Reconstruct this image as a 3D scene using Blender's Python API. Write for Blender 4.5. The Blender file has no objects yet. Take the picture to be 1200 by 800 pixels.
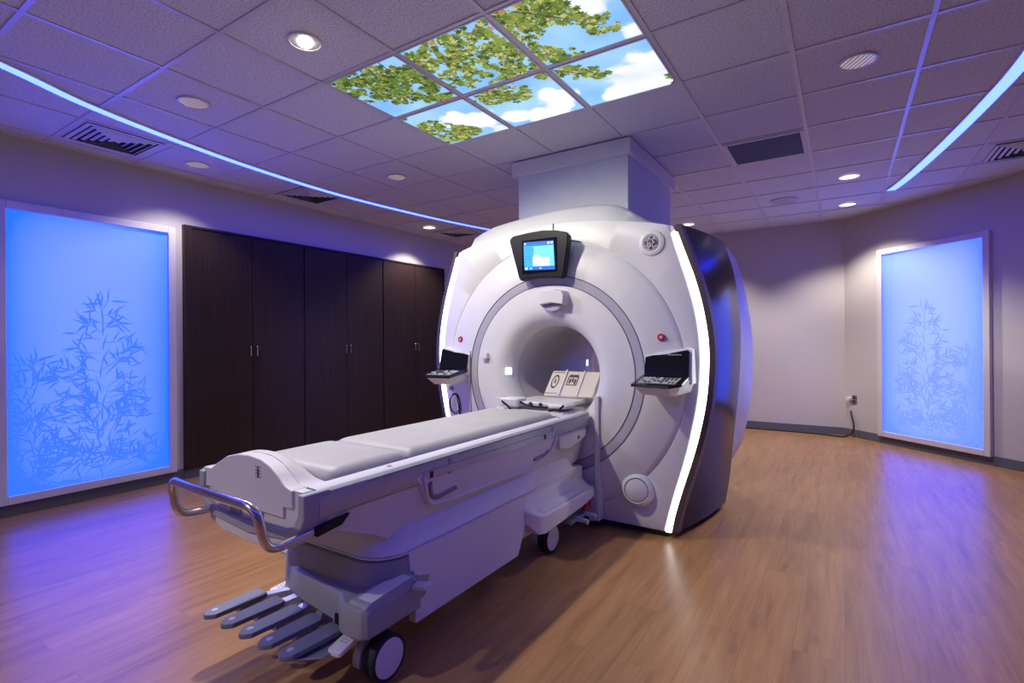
import bpy, bmesh, math, random
from mathutils import Vector, Matrix, noise as mnoise
random.seed(11)
PI = math.pi
sc = bpy.context.scene
COL = sc.collection

# ------------------------------------------------------------------ helpers
def root_of(o):
    while o.parent: o = o.parent
    return o

def empty(name, loc, label, cat, group=None, rotz=0.0):
    o = bpy.data.objects.new(name, None); COL.objects.link(o)
    o.location = loc; o.rotation_euler = (0, 0, rotz); o.empty_display_size = 0.1
    tag(o, label, cat, group); return o

def tag(o, label=None, cat=None, group=None, kind=None):
    if label: o['label'] = label
    if cat: o['category'] = cat
    if group: o['group'] = group
    if kind: o['kind'] = kind
    return o

def obj(name, bm, mats, parent=None, bevel=0.0, seg=2, ang=35, local=False, smooth=True, solid=0.0, label=None, fix=True):
    if fix: bmesh.ops.recalc_face_normals(bm, faces=bm.faces)
    me = bpy.data.meshes.new(name); bm.to_mesh(me); bm.free()
    if not isinstance(mats, (list, tuple)): mats = [mats]
    for m in mats: me.materials.append(m)
    o = bpy.data.objects.new(name, me); COL.objects.link(o)
    if parent is not None:
        o.parent = parent
        if not local:
            r = root_of(parent)
            me.transform(Matrix.Translation(-Vector(r.location)))
    if smooth:
        for p in me.polygons: p.use_smooth = True
        try: me.set_sharp_from_angle(angle=math.radians(ang))
        except Exception: pass
    if solid:
        md = o.modifiers.new('solid', 'SOLIDIFY'); md.thickness = solid; md.offset = -1
    if bevel:
        md = o.modifiers.new('bev', 'BEVEL'); md.width = bevel; md.segments = seg
        md.limit_method = 'ANGLE'; md.angle_limit = math.radians(32); md.harden_normals = True
    if label: o['label'] = label
    return o

def recenter(o):
    """origin of a single-mesh thing goes to the middle of its base"""
    me = o.data
    xs = [v.co.x for v in me.vertices]; ys = [v.co.y for v in me.vertices]; zs = [v.co.z for v in me.vertices]
    c = Vector(((min(xs)+max(xs))/2, (min(ys)+max(ys))/2, min(zs)))
    me.transform(Matrix.Translation(-c)); o.location = o.location + c
    return o

def nb(): return bmesh.new()

def box(bm, x0, x1, y0, y1, z0, z1, mi=0):
    v = [bm.verts.new(p) for p in ((x0,y0,z0),(x1,y0,z0),(x1,y1,z0),(x0,y1,z0),(x0,y0,z1),(x1,y0,z1),(x1,y1,z1),(x0,y1,z1))]
    for f in ((0,3,2,1),(4,5,6,7),(0,1,5,4),(1,2,6,5),(2,3,7,6),(3,0,4,7)):
        bm.faces.new([v[i] for i in f]).material_index = mi
    return bm

def prism(bm, poly, ax, a0, a1, mi=0):
    """poly: 2D points; ax: extrusion axis. 0: (y,z) 1: (x,z) 2: (x,y)"""
    def p3(p, a):
        return ((a, p[0], p[1]) if ax == 0 else (p[0], a, p[1]) if ax == 1 else (p[0], p[1], a))
    A = [bm.verts.new(p3(p, a0)) for p in poly]; B = [bm.verts.new(p3(p, a1)) for p in poly]
    n = len(poly)
    fs = [bm.faces.new(A[::-1]), bm.faces.new(B)]
    for i in range(n):
        fs.append(bm.faces.new((A[i], A[(i+1) % n], B[(i+1) % n], B[i])))
    for f in fs: f.material_index = mi
    return bm

def loft(bm, rings, closed=True, caps=True, mi=0):
    R = [[bm.verts.new(p) for p in r] for r in rings]
    n = len(R[0])
    for a, b in zip(R, R[1:]):
        for i in range(n if closed else n-1):
            j = (i+1) % n
            bm.faces.new((a[i], a[j], b[j], b[i])).material_index = mi
    if caps and closed:
        bm.faces.new(R[0][::-1]).material_index = mi; bm.faces.new(R[-1]).material_index = mi
    return bm

def tube(bm, path, r, n=12, mi=0, caps=True):
    P = [Vector(p) for p in path]
    T = []
    for i in range(len(P)):
        a = P[max(i-1, 0)]; b = P[min(i+1, len(P)-1)]
        T.append((b-a).normalized())
    u = T[0].orthogonal().normalized()
    rings = []
    for p, t in zip(P, T):
        u = (u - t*u.dot(t)).normalized(); w = t.cross(u)
        rings.append([p + u*r*math.cos(2*PI*k/n) + w*r*math.sin(2*PI*k/n) for k in range(n)])
    return loft(bm, rings, True, caps, mi)

def smooth_path(pts, rad, n=6):
    """polyline with its corners rounded"""
    P = [Vector(p) for p in pts]; out = [P[0]]
    for i in range(1, len(P)-1):
        a, b, c = P[i-1], P[i], P[i+1]
        d0 = min(rad, (a-b).length*0.49); d1 = min(rad, (c-b).length*0.49)
        s = b + (a-b).normalized()*d0; e = b + (c-b).normalized()*d1
        for k in range(n+1):
            t = k/n
            out.append(s*(1-t)**2 + b*2*t*(1-t) + e*t*t)
    out.append(P[-1]); return out

def catmull(pts, n=8):
    P = [Vector(p) for p in pts]; out = []
    for i in range(len(P)-1):
        p0 = P[max(i-1, 0)]; p1 = P[i]; p2 = P[i+1]; p3 = P[min(i+2, len(P)-1)]
        for k in range(n):
            t = k/n
            out.append(0.5*((2*p1)+(p2-p0)*t+(2*p0-5*p1+4*p2-p3)*t*t+(3*p1-p0-3*p2+p3)*t**3))
    out.append(P[-1]); return out

def lathe(bm, prof, origin, axis, n=48, mi=0, caps=False):
    """prof: (radius, along-axis). axis: unit vector"""
    ax = Vector(axis).normalized(); u = ax.orthogonal().normalized(); w = ax.cross(u); o = Vector(origin)
    rings = []
    for r, h in prof:
        r = max(r, 1e-4)
        rings.append([o + ax*h + (u*math.cos(2*PI*k/n) + w*math.sin(2*PI*k/n))*r for k in range(n)])
    return loft(bm, rings, True, caps, mi)

def interp(tab, z):
    tab = sorted(tab)
    if z <= tab[0][0]: return tab[0][1]
    for (a, va), (b, vb) in zip(tab, tab[1:]):
        if z <= b: return va + (vb-va)*(z-a)/(b-a)
    return tab[-1][1]

def sinterp(tab, z):
    """smooth (Catmull-Rom) interpolation over a sorted table"""
    tab = sorted(tab); n = len(tab)
    z = max(tab[0][0], min(tab[-1][0], z))
    for i in range(n-1):
        if z <= tab[i+1][0]:
            (x1, y1), (x2, y2) = tab[i], tab[i+1]
            x0, y0 = tab[i-1] if i > 0 else (2*x1-x2, 2*y1-y2)
            x3, y3 = tab[i+2] if i+2 < n else (2*x2-x1, 2*y2-y1)
            h = x2-x1; t = (z-x1)/h
            m1 = (y2-y0)/(x2-x0)*h; m2 = (y3-y1)/(x3-x1)*h
            return (2*t**3-3*t*t+1)*y1+(t**3-2*t*t+t)*m1+(-2*t**3+3*t*t)*y2+(t**3-t*t)*m2
    return tab[-1][1]

def rrect(x0, x1, y0, y1, r, n=5):
    pts = []
    for cx, cy, a in ((x1-r, y1-r, 0), (x0+r, y1-r, 90), (x0+r, y0+r, 180), (x1-r, y0+r, 270)):
        for k in range(n+1):
            t = math.radians(a + 90*k/n); pts.append((cx+r*math.cos(t), cy+r*math.sin(t)))
    return pts

# ------------------------------------------------------------------ materials
def mat(name, col, rough=0.5, metal=0.0, emit=None, es=0.0, spec=0.5, coat=0.0):
    m = bpy.data.materials.new(name); m.use_nodes = True
    b = m.node_tree.nodes['Principled BSDF']
    b.inputs['Base Color'].default_value = (*col, 1); b.inputs['Roughness'].default_value = rough
    b.inputs['Metallic'].default_value = metal; b.inputs['Specular IOR Level'].default_value = spec
    if coat: b.inputs['Coat Weight'].default_value = coat; b.inputs['Coat Roughness'].default_value = 0.08
    if emit: b.inputs['Emission Color'].default_value = (*emit, 1); b.inputs['Emission Strength'].default_value = es
    return m

class NT:
    def __init__(s, m): s.t = m.node_tree; s.b = s.t.nodes['Principled BSDF']
    def n(s, ty, ins=None, **kw):
        x = s.t.nodes.new(ty)
        for k, v in kw.items(): setattr(x, k, v)
        for k, v in (ins or {}).items():
            if isinstance(v, bpy.types.NodeSocket): s.t.links.new(v, x.inputs[k])
            else: x.inputs[k].default_value = v
        return x
    def l(s, a, b): s.t.links.new(a, b)
    def math(s, op, a, b=0.0, clamp=False):
        x = s.n('ShaderNodeMath', {0: a, 1: b}, operation=op); x.use_clamp = clamp; return x.outputs[0]
    def ramp(s, f, stops):
        x = s.n('ShaderNodeValToRGB', {0: f}); e = x.color_ramp.elements
        while len(e) < len(stops): e.new(0.5)
        for q, (p, c) in zip(e, stops): q.position = p; q.color = (*c, 1) if len(c) == 3 else c
        return x.outputs[0]
    def mix(s, f, a, b, bt='MIX'):
        x = s.n('ShaderNodeMix', data_type='RGBA', blend_type=bt)
        for i, v in ((0, f), (6, a), (7, b)):
            if isinstance(v, bpy.types.NodeSocket): s.t.links.new(v, x.inputs[i])
            else: x.inputs[i].default_value = v if i == 0 else (*v, 1)
        return x.outputs[2]

def fine(m, scale=220, amt=0.03, bump=0.0, col=None):
    """slight procedural variation so that no surface is a dead flat colour"""
    t = NT(m); tc = t.n('ShaderNodeTexCoord').outputs['Object']
    nz = t.n('ShaderNodeTexNoise', {'Vector': tc, 'Scale': scale, 'Detail': 3.0})
    c = m.node_tree.nodes['Principled BSDF'].inputs['Base Color'].default_value[:3]
    lo = tuple(x*(1-amt) for x in c); hi = tuple(min(1, x*(1+amt)) for x in c)
    t.l(t.ramp(nz.outputs[0], [(0.35, lo), (0.65, hi)]), t.b.inputs['Base Color'])
    if bump:
        bp = t.n('ShaderNodeBump', {'Height': nz.outputs[0], 'Strength': bump, 'Distance': 0.002})
        t.l(bp.outputs[0], t.b.inputs['Normal'])
    return m

M = {}
M['white'] = fine(mat('white_plastic', (0.70, 0.695, 0.645), 0.38), 6, 0.015)
M['cream'] = fine(mat('cream_plastic', (0.66, 0.635, 0.58), 0.42), 6, 0.015)
M['offwhite'] = fine(mat('warm_white_plastic', (0.70, 0.68, 0.65), 0.4), 6, 0.015)
M['grey'] = fine(mat('grey_plastic', (0.36, 0.36, 0.36), 0.42), 8, 0.02)
M['midgrey'] = fine(mat('mid_grey_plastic', (0.295, 0.295, 0.285), 0.42), 8, 0.02)
M['silver'] = fine(mat('silver_paint', (0.42, 0.44, 0.48), 0.32, 0.35), 20, 0.03)
M['ring'] = fine(mat('ring_grey', (0.43, 0.42, 0.455), 0.36), 8, 0.02)
M['groove'] = mat('groove_dark', (0.10, 0.10, 0.12), 0.6)
M['black'] = fine(mat('black_plastic', (0.008, 0.008, 0.010), 0.38, spec=0.25), 60, 0.15)
M['blackgloss'] = mat('black_gloss', (0.006, 0.007, 0.009), 0.08)
M['rubber'] = fine(mat('rubber', (0.012, 0.013, 0.018), 0.6), 60, 0.2)
M['chrome'] = fine(mat('brushed_steel', (0.62, 0.61, 0.60), 0.2, 1.0), 90, 0.04)
M['bore'] = fine(mat('bore_liner', (0.55, 0.53, 0.53), 0.45), 8, 0.02)
M['side'] = fine(mat('dark_gloss_shell', (0.016, 0.0105, 0.0115), 0.2, 0.0, spec=0.13), 5, 0.1)
M['bronze'] = fine(mat('bronze_edge', (0.115, 0.085, 0.075), 0.4, 0.5), 30, 0.06)
M['led_white'] = mat('edge_light', (0.9, 0.9, 0.9), 0.4, emit=(0.93, 0.97, 1.0), es=4.0)
M['bore_light'] = mat('bore_light', (0.9, 0.9, 0.9), 0.4, emit=(0.95, 0.93, 1.0), es=1.6)
M['led_blue'] = mat('blue_strip', (0.3, 0.4, 0.8), 0.4, emit=(0.36, 0.70, 29.0), es=1.0)
M['red'] = mat('red_button', (0.42, 0.01, 0.02), 0.35)
M['pinkish'] = mat('button_mark', (0.75, 0.45, 0.45), 0.5)
M['dgrey_pedal'] = fine(mat('pedal_grip', (0.17, 0.18, 0.215), 0.6), 300, 0.1, 0.3)
M['board'] = fine(mat('warm_cream_board', (0.70, 0.63, 0.51), 0.45), 6, 0.015)
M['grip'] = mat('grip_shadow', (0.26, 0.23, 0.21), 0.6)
M['badge'] = mat('pedal_badge', (0.42, 0.46, 0.55), 0.5)
M['alu'] = fine(mat('aluminium', (0.45, 0.47, 0.52), 0.38, 0.7), 80, 0.05)
M['frame'] = fine(mat('panel_frame', (0.60, 0.56, 0.56), 0.45), 10, 0.02)
M['vinyl'] = None
M['bamboo'] = mat('bamboo_print', (0.05, 0.1, 0.3), 0.5, emit=(0.036, 0.172, 4.0), es=1.0)
M['bark'] = mat('bark_print', (0.1, 0.07, 0.03), 0.6, emit=(0.06, 0.045, 0.03), es=0.8)
leafcols = [(0.10, 0.165, 0.018), (0.20, 0.26, 0.035), (0.42, 0.45, 0.15), (0.035, 0.075, 0.010), (0.40, 0.22, 0.06)]
LEAF = [mat('leaf_print', c, 0.6, emit=c, es=1.0) for c in leafcols]
M['key'] = mat('console_keys', (0.30, 0.30, 0.26), 0.5)
M['keydark'] = mat('console_key_dark', (0.03, 0.035, 0.04), 0.4)
M['mark'] = mat('pale_marking', (0.45, 0.48, 0.5), 0.5)
M['markdark'] = mat('dark_marking', (0.05, 0.05, 0.05), 0.6)
M['lamp_on'] = mat('lamp_lens', (0.9, 0.9, 0.9), 0.3, emit=(1.0, 0.90, 0.84), es=1.6)
M['lamp_hot'] = mat('lamp_lens_hot', (0.9, 0.9, 0.9), 0.3, emit=(1.0, 0.93, 0.80), es=14.0)
M['ventwhite'] = fine(mat('vent_white', (0.66, 0.65, 0.66), 0.5), 30, 0.02)
M['ventdark'] = mat('vent_throat', (0.012, 0.012, 0.015), 0.8)
M['tee'] = fine(mat('ceiling_tee', (0.60, 0.59, 0.62), 0.32, spec=0.8), 30, 0.02)
M['speaker'] = fine(mat('speaker_grille', (0.50, 0.49, 0.51), 0.6), 400, 0.15, 0.3)
M['plinth'] = mat('plinth_black', (0.015, 0.015, 0.017), 0.5)
M['outlet'] = mat('outlet_plate', (0.22, 0.20, 0.23), 0.4, 0.4)
M['monwhite'] = mat('window_white', (0.5, 0.5, 0.5), 0.5, emit=(0.88, 0.93, 0.88), es=0.85)
M['monblue'] = mat('screen_blue', (0.02, 0.2, 0.4), 0.3, emit=(0.035, 0.36, 0.62), es=1.0)
M['monlight'] = mat('screen_pale_blue', (0.1, 0.4, 0.6), 0.3, emit=(0.12, 0.50, 0.78), es=1.0)
M['mondark'] = mat('screen_dark_blue', (0.01, 0.08, 0.3), 0.3, emit=(0.01, 0.13, 0.44), es=1.0)

def make_floor():
    m = mat('oak_plank_floor', (0.4, 0.25, 0.13), 0.3, spec=0.42); t = NT(m)
    tc = t.n('ShaderNodeTexCoord').outputs['Object']
    sp = t.n('ShaderNodeSeparateXYZ', {0: tc})
    cv = t.n('ShaderNodeCombineXYZ', {0: sp.outputs[1], 1: sp.outputs[0], 2: 0.0})
    br = t.n('ShaderNodeTexBrick', {'Vector': cv.outputs[0], 'Color1': (0.0, 0.0, 0.0, 1), 'Color2': (1, 1, 1, 1), 'Mortar': (0.5, 0.5, 0.5, 1),
                                    'Scale': 1.0, 'Mortar Size': 0.0012, 'Mortar Smooth': 0.3, 'Bias': 0.0, 'Brick Width': 1.22, 'Row Height': 0.185})
    br.offset = 0.37; br.offset_frequency = 2
    # plank tone shifts the grain too
    off = t.n('ShaderNodeVectorMath', {0: br.outputs[0], 1: (7.3, 3.1, 0)}, operation='MULTIPLY')
    gv = t.n('ShaderNodeVectorMath', {0: cv.outputs[0], 1: off.outputs[0]}, operation='ADD')
    g1 = t.n('ShaderNodeMapping', {'Vector': gv.outputs[0], 'Scale': (1.1, 13.0, 1)})
    n1 = t.n('ShaderNodeTexNoise', {'Vector': g1.outputs[0], 'Scale': 1.5, 'Detail': 7.0, 'Roughness': 0.62, 'Distortion': 0.5})
    g2 = t.n('ShaderNodeMapping', {'Vector': gv.outputs[0], 'Scale': (2.2, 60.0, 1)})
    n2 = t.n('ShaderNodeTexNoise', {'Vector': g2.outputs[0], 'Scale': 2.0, 'Detail': 4.0, 'Roughness': 0.6})
    base = t.ramp(n1.outputs[0], [(0.25, (0.205, 0.098, 0.037)), (0.45, (0.305, 0.154, 0.056)), (0.62, (0.355, 0.185, 0.069)), (0.8, (0.41, 0.225, 0.088))])
    fin = t.ramp(n2.outputs[0], [(0.3, (0.86, 0.85, 0.84)), (0.6, (1.04, 1.04, 1.04))])
    c = t.mix(0.75, base, fin, 'MULTIPLY')
    tone = t.ramp(br.outputs[0], [(0.0, (0.92, 0.92, 0.92)), (1.0, (1.07, 1.06, 1.05))])
    c = t.mix(1.0, c, tone, 'MULTIPLY')
    # knots
    kv = t.n('ShaderNodeMapping', {'Vector': gv.outputs[0], 'Scale': (1.6, 5.0, 1)})
    vo = t.n('ShaderNodeTexVoronoi', {'Vector': kv.outputs[0], 'Scale': 1.1})
    kf = t.ramp(vo.outputs[0], [(0.0, (1, 1, 1)), (0.06, (0.6, 0.6, 0.6)), (0.12, (0, 0, 0))])
    c = t.mix(t.math('MULTIPLY', kf, 0.55), c, (0.13, 0.07, 0.035))
    c = t.mix(t.math('MULTIPLY', br.outputs[1], 0.45), c, (0.12, 0.07, 0.04))
    t.l(c, t.b.inputs['Base Color'])
    rg = t.ramp(n2.outputs[0], [(0.3, (0.36, 0.36, 0.36)), (0.7, (0.28, 0.28, 0.28))])
    t.l(rg, t.b.inputs['Roughness'])
    h = t.math('SUBTRACT', t.math('MULTIPLY', n2.outputs[0], 0.25), t.math('MULTIPLY', br.outputs[1], 1.0))
    bp = t.n('ShaderNodeBump', {'Height': h, 'Strength': 0.16, 'Distance': 0.0015})
    t.l(bp.outputs[0], t.b.inputs['Normal'])
    return m

def make_tile():
    m = mat('mineral_fibre_tile', (0.68, 0.66, 0.66), 0.9, spec=0.2); t = NT(m)
    tc = t.n('ShaderNodeTexCoord').outputs['Object']
    n1 = t.n('ShaderNodeTexNoise', {'Vector': tc, 'Scale': 95.0, 'Detail': 3.0, 'Roughness': 0.6})
    v1 = t.n('ShaderNodeTexVoronoi', {'Vector': tc, 'Scale': 150.0})
    c = t.ramp(n1.outputs[0], [(0.36, (0.47, 0.475, 0.485)), (0.5, (0.68, 0.69, 0.70)), (0.75, (0.77, 0.775, 0.785))])
    t.l(c, t.b.inputs['Base Color'])
    h = t.math('ADD', n1.outputs[0], t.math('MULTIPLY', v1.outputs[0], 0.4))
    bp = t.n('ShaderNodeBump', {'Height': h, 'Strength': 0.5, 'Distance': 0.004}); t.l(bp.outputs[0], t.b.inputs['Normal'])
    return m

def make_wall():
    m = mat('greige_paint', (0.50, 0.455, 0.43), 0.75, spec=0.25); t = NT(m)
    tc = t.n('ShaderNodeTexCoord').outputs['Object']
    n1 = t.n('ShaderNodeTexNoise', {'Vector': tc, 'Scale': 180.0, 'Detail': 2.0})
    bp = t.n('ShaderNodeBump', {'Height': n1.outputs[0], 'Strength': 0.15, 'Distance': 0.001}); t.l(bp.outputs[0], t.b.inputs['Normal'])
    n2 = t.n('ShaderNodeTexNoise', {'Vector': tc, 'Scale': 1.2, 'Detail': 2.0})
    t.l(t.ramp(n2.outputs[0], [(0.3, (0.49, 0.446, 0.42)), (0.7, (0.515, 0.468, 0.442))]), t.b.inputs['Base Color'])
    return m

def make_wood_dark():
    m = mat('espresso_veneer', (0.02, 0.012, 0.01), 0.38, spec=0.3); t = NT(m)
    tc = t.n('ShaderNodeTexCoord').outputs['Object']
    mp = t.n('ShaderNodeMapping', {'Vector': tc, 'Scale': (60.0, 60.0, 1.6)})
    n1 = t.n('ShaderNodeTexNoise', {'Vector': mp.outputs[0], 'Scale': 1.0, 'Detail': 5.0, 'Roughness': 0.6})
    t.l(t.ramp(n1.outputs[0], [(0.3, (0.016, 0.009, 0.0075)), (0.55, (0.030, 0.0155, 0.0125)), (0.75, (0.046, 0.023, 0.019))]), t.b.inputs['Base Color'])
    t.l(t.ramp(n1.outputs[0], [(0.3, (0.42,)*3), (0.7, (0.32,)*3)]), t.b.inputs['Roughness'])
    return m

def make_vinyl():
    m = mat('mattress_vinyl', (0.58, 0.55, 0.49), 0.5); t = NT(m)
    tc = t.n('ShaderNodeTexCoord').outputs['Object']
    n1 = t.n('ShaderNodeTexNoise', {'Vector': tc, 'Scale': 5.0, 'Detail': 3.0})
    t.l(t.ramp(n1.outputs[0], [(0.3, (0.405, 0.395, 0.35)), (0.7, (0.44, 0.43, 0.385))]), t.b.inputs['Base Color'])
    bp = t.n('ShaderNodeBump', {'Height': n1.outputs[0], 'Strength': 0.15, 'Distance': 0.01}); t.l(bp.outputs[0], t.b.inputs['Normal'])
    return m

def make_lightpanel(name, W, H, mid, edge):
    """edge-lit acrylic sheet: paler in the middle, deeper blue along the LED edges. Local x = width, z = height"""
    m = mat(name, (0.1, 0.15, 0.3), 0.35, emit=(1, 1, 1), es=1.0); t = NT(m)
    sp = t.n('ShaderNodeSeparateXYZ', {0: t.n('ShaderNodeTexCoord').outputs['Object']})
    dx = t.math('SUBTRACT', W/2, t.math('ABSOLUTE', sp.outputs[0]))
    dz = t.math('SUBTRACT', H/2, t.math('ABSOLUTE', t.math('SUBTRACT', sp.outputs[2], H/2)))
    ex = t.math('POWER', 2.718, t.math('MULTIPLY', dx, -6.5)); ez = t.math('POWER', 2.718, t.math('MULTIPLY', dz, -9.0))
    low = t.math('MULTIPLY', t.math('SUBTRACT', 1.0, t.math('DIVIDE', sp.outputs[2], H)), 0.20)
    f = t.math('ADD', t.math('ADD', t.math('MULTIPLY', ex, 0.95), t.math('MULTIPLY', ez, 0.55)), low, clamp=True)
    t.l(t.mix(f, mid, edge), t.b.inputs['Emission Color'])
    return m

def make_sky():
    m = mat('sky_print', (0.3, 0.5, 0.8), 0.35, emit=(1, 1, 1), es=1.0); t = NT(m)
    tc = t.n('ShaderNodeTexCoord').outputs['Object']
    n1 = t.n('ShaderNodeTexNoise', {'Vector': tc, 'Scale': 5.5, 'Detail': 6.0, 'Roughness': 0.55})
    acc = None
    for (x, y, r) in ((-0.97, 3.02, .26), (-0.86, 3.16, .22), (-1.12, 3.16, .2), (-1.58, 3.0, .16), (-1.74, 3.17, .17), (-1.93, 3.06, .13), (-2.16, 2.98, .17), (-2.32, 2.90, .15), (-0.97, 2.16, .15), (-0.86, 2.57, .10), (-2.13, 3.2, .1)):
        d = t.n('ShaderNodeVectorMath', {0: tc, 1: (x, y, 0.0)}, operation='DISTANCE').outputs['Value']
        v = t.math('SUBTRACT', 1.0, t.math('DIVIDE', d, r))
        acc = v if acc is None else t.math('MAXIMUM', acc, v)
    f = t.math('ADD', acc, t.math('MULTIPLY', t.math('SUBTRACT', n1.outputs[0], 0.5), 1.9))
    cl = t.ramp(f, [(0.0, (0, 0, 0)), (0.3, (1, 1, 1))])
    n2 = t.n('ShaderNodeTexNoise', {'Vector': tc, 'Scale': 2.2, 'Detail': 2.0})
    sky = t.ramp(n2.outputs[0], [(0.35, (0.13, 0.40, 0.76)), (0.65, (0.34, 0.62, 0.90))])
    cc = t.ramp(n1.outputs[0], [(0.3, (0.72, 0.78, 0.78)), (0.6, (0.97, 0.96, 0.90))])
    t.l(t.mix(cl, sky, cc), t.b.inputs['Emission Color'])
    return m

M['floor'] = make_floor(); M['tile'] = make_tile(); M['wall'] = make_wall(); M['espresso'] = make_wood_dark(); M['vinyl'] = make_vinyl(); M['sky'] = make_sky()
M['column_paint'] = fine(mat('white_paint', (0.62, 0.63, 0.66), 0.6, spec=0.3), 10, 0.015)
M['base'] = fine(mat('cove_base', (0.105, 0.105, 0.12), 0.55), 40, 0.05)

# ------------------------------------------------------------------ room
HC = 2.878           # ceiling height
XL = -5.29           # left wall plane
YB = 8.16            # back wall plane
P0 = Vector((0.02, 8.16)); DD = Vector((1.44, -1.38)).normalized()
DLEN = 3.9
P1 = P0 + DD*DLEN
YF = -2.6            # wall behind the camera
def struct(o): o['kind'] = 'structure'; return o

plan = [(XL, YF), (P1.x, YF), (P1.x, P1.y), (P0.x, P0.y), (XL, YB)]
bm = nb(); prism(bm, plan, 2, -0.08, 0.0); struct(obj('floor', bm, M['floor'], smooth=False))
bm = nb(); prism(bm, plan, 2, HC+0.006, HC+0.09); struct(obj('ceiling', bm, M['tile'], smooth=False))

def wall(name, a, b, th=0.12):
    a = Vector(a); b = Vector(b); d = (b-a).normalized(); n = Vector((d.y, -d.x))   # outward side
    a2 = a - d*0.0; b2 = b + d*0.0
    bm = nb(); prism(bm, [tuple(a2), tuple(b2), tuple(b2+n*th), tuple(a2+n*th)], 2, -0.08, HC+0.09)
    return struct(obj(name, bm, M['wall'], smooth=False))
def base_board(name, a, b):
    a = Vector(a); b = Vector(b); d = (b-a).normalized(); n = Vector((-d.y, d.x))   # inward side
    bm = nb(); prism(bm, [tuple(a), tuple(b), tuple(b+n*0.008), tuple(a+n*0.008)], 2, 0.0, 0.10)
    return struct(obj(name, bm, M['base'], smooth=False))
# walls listed counter-clockwise seen from above: inside is on the left of a->b
def ccw_wall(side, a, b): wall('wall_'+side, a, b); base_board('baseboard_'+side, a, b)
ccw_wall('front', (XL, YF), (P1.x, YF))
ccw_wall('right', (P1.x, YF), tuple(P1))
ccw_wall('diagonal', tuple(P1), tuple(P0))
ccw_wall('back', tuple(P0), (XL, YB))
ccw_wall('left', (XL, YB), (XL, YF))

# ceiling tee grid
GX = [0.61*(k-4.37) for k in range(-5, 9)]
GY = [0.61*(k+1.3058) for k in range(-7, 12)]
SKX = (0.61*(0-4.37), 0.61*(3-4.37)); SKY = (0.61*(2+1.3058), 0.61*(4+1.3058))
def inside_y_max(x):
    if x <= P0.x: return YB
    return P0.y + (x-P0.x)*DD.y/DD.x
def inside_x_max(y):
    if y >= P0.y: return P0.x
    if y <= P1.y: return P1.x
    return P0.x + (y-P0.y)*DD.x/DD.y
bm = nb(); w = 0.012
for x in GX:
    if XL+0.05 < x < P1.x: box(bm, x-w, x+w, YF, inside_y_max(x+w), HC-0.001, HC+0.012)
for y in GY:
    if YF < y < YB: box(bm, XL, inside_x_max(y+w), y-w, y+w, HC-0.0004, HC+0.012)
struct(obj('ceiling_grid', bm, M['tee'], smooth=False))
# wall angle trims
bm = nb(); box(bm, XL, XL+0.022, YF, YB, HC-0.004, HC+0.012); box(bm, XL, P0.x, YB-0.022, YB, HC-0.004, HC+0.012)
nn = Vector((DD.y, -DD.x)); nn = nn if nn.x < 0 else -nn
prism(bm, [tuple(P0), tuple(P1), tuple(P1+nn*0.022), tuple(P0+nn*0.022)], 2, HC-0.004, HC+0.012)
struct(obj('trim_1', bm, M['tee'], smooth=False))

# boxed service column over the scanner
bm = nb(); box(bm, -2.41, -1.405, 3.87, 5.04, 2.06, HC); col = struct(obj('column_1', bm, M['column_paint'], smooth=False))
bm = nb(); prism(bm, [(-2.463, 3.835), (-1.372, 3.835), (-1.372, 5.10), (-2.463, 5.10)], 2, 2.745, 2.868)

struct(obj('trim_2', bm, M['offwhite'], bevel=0.006, smooth=True))

# ------------------------------------------------------------------ sky ceiling panels
def in_poly_density(x, y):
    """how leafy the printed sky is at a ceiling point"""
    d = 0.0
    for cx, cy, rx, ry, wgt in ((-2.42, 2.22, .30, .20, 1.0), (-2.20, 2.36, .22, .24, 1.0), (-2.55, 2.12, .14, .14, 1), (-2.14, 2.52, .11, .09, .8), (-2.3, 2.44, .2, .08, .9),
                                (-1.86, 2.20, .24, .20, .9), (-1.60, 2.28, .22, .24, .75), (-1.74, 2.46, .26, .16, .9), (-1.55, 2.52, .14, .12, .8), (-1.5, 2.12, .12, .12, .6),
                                (-1.38, 2.18, .14, .18, 1), (-1.22, 2.14, .15, .14, 1), (-1.12, 2.26, .08, .07, 1), (-1.05, 2.36, .07, .05, .9), (-1.03, 2.44, .06, .05, .8), (-0.97, 2.47, .05, .03, .6), (-0.99, 2.36, .05, .03, .6),
                                (-1.40, 2.38, .05, .1, .8), (-1.36, 2.50, .09, .07, 1), (-1.29, 2.56, .1, .05, 1), (-1.20, 2.60, .06, .03, .7),
                                (-2.54, 2.90, .15, .12, 1), (-2.46, 3.04, .16, .12, 1.2), (-2.36, 3.10, .10, .08, 1), (-2.52, 3.12, .14, .1, 1.2), (-2.62, 2.66, .03, .02, .8),
                                (-1.87, 2.74, .16, .11, 1), (-1.76, 2.82, .1, .08, 1), (-1.70, 2.74, .06, .08, .6), (-1.47, 2.69, .07, .05, .8),
                                (-1.36, 2.72, .09, .05, 1), (-1.27, 2.80, .09, .06, 1), (-1.20, 2.87, .06, .04, .8), (-0.86, 3.10, .03, .05, .7), (-0.85, 3.19, .03, .03, .7)):
        q = ((x-cx)/rx)**2 + ((y-cy)/ry)**2
        if q < 1: d = max(d, wgt*(1-q*0.55))
    return d

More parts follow.
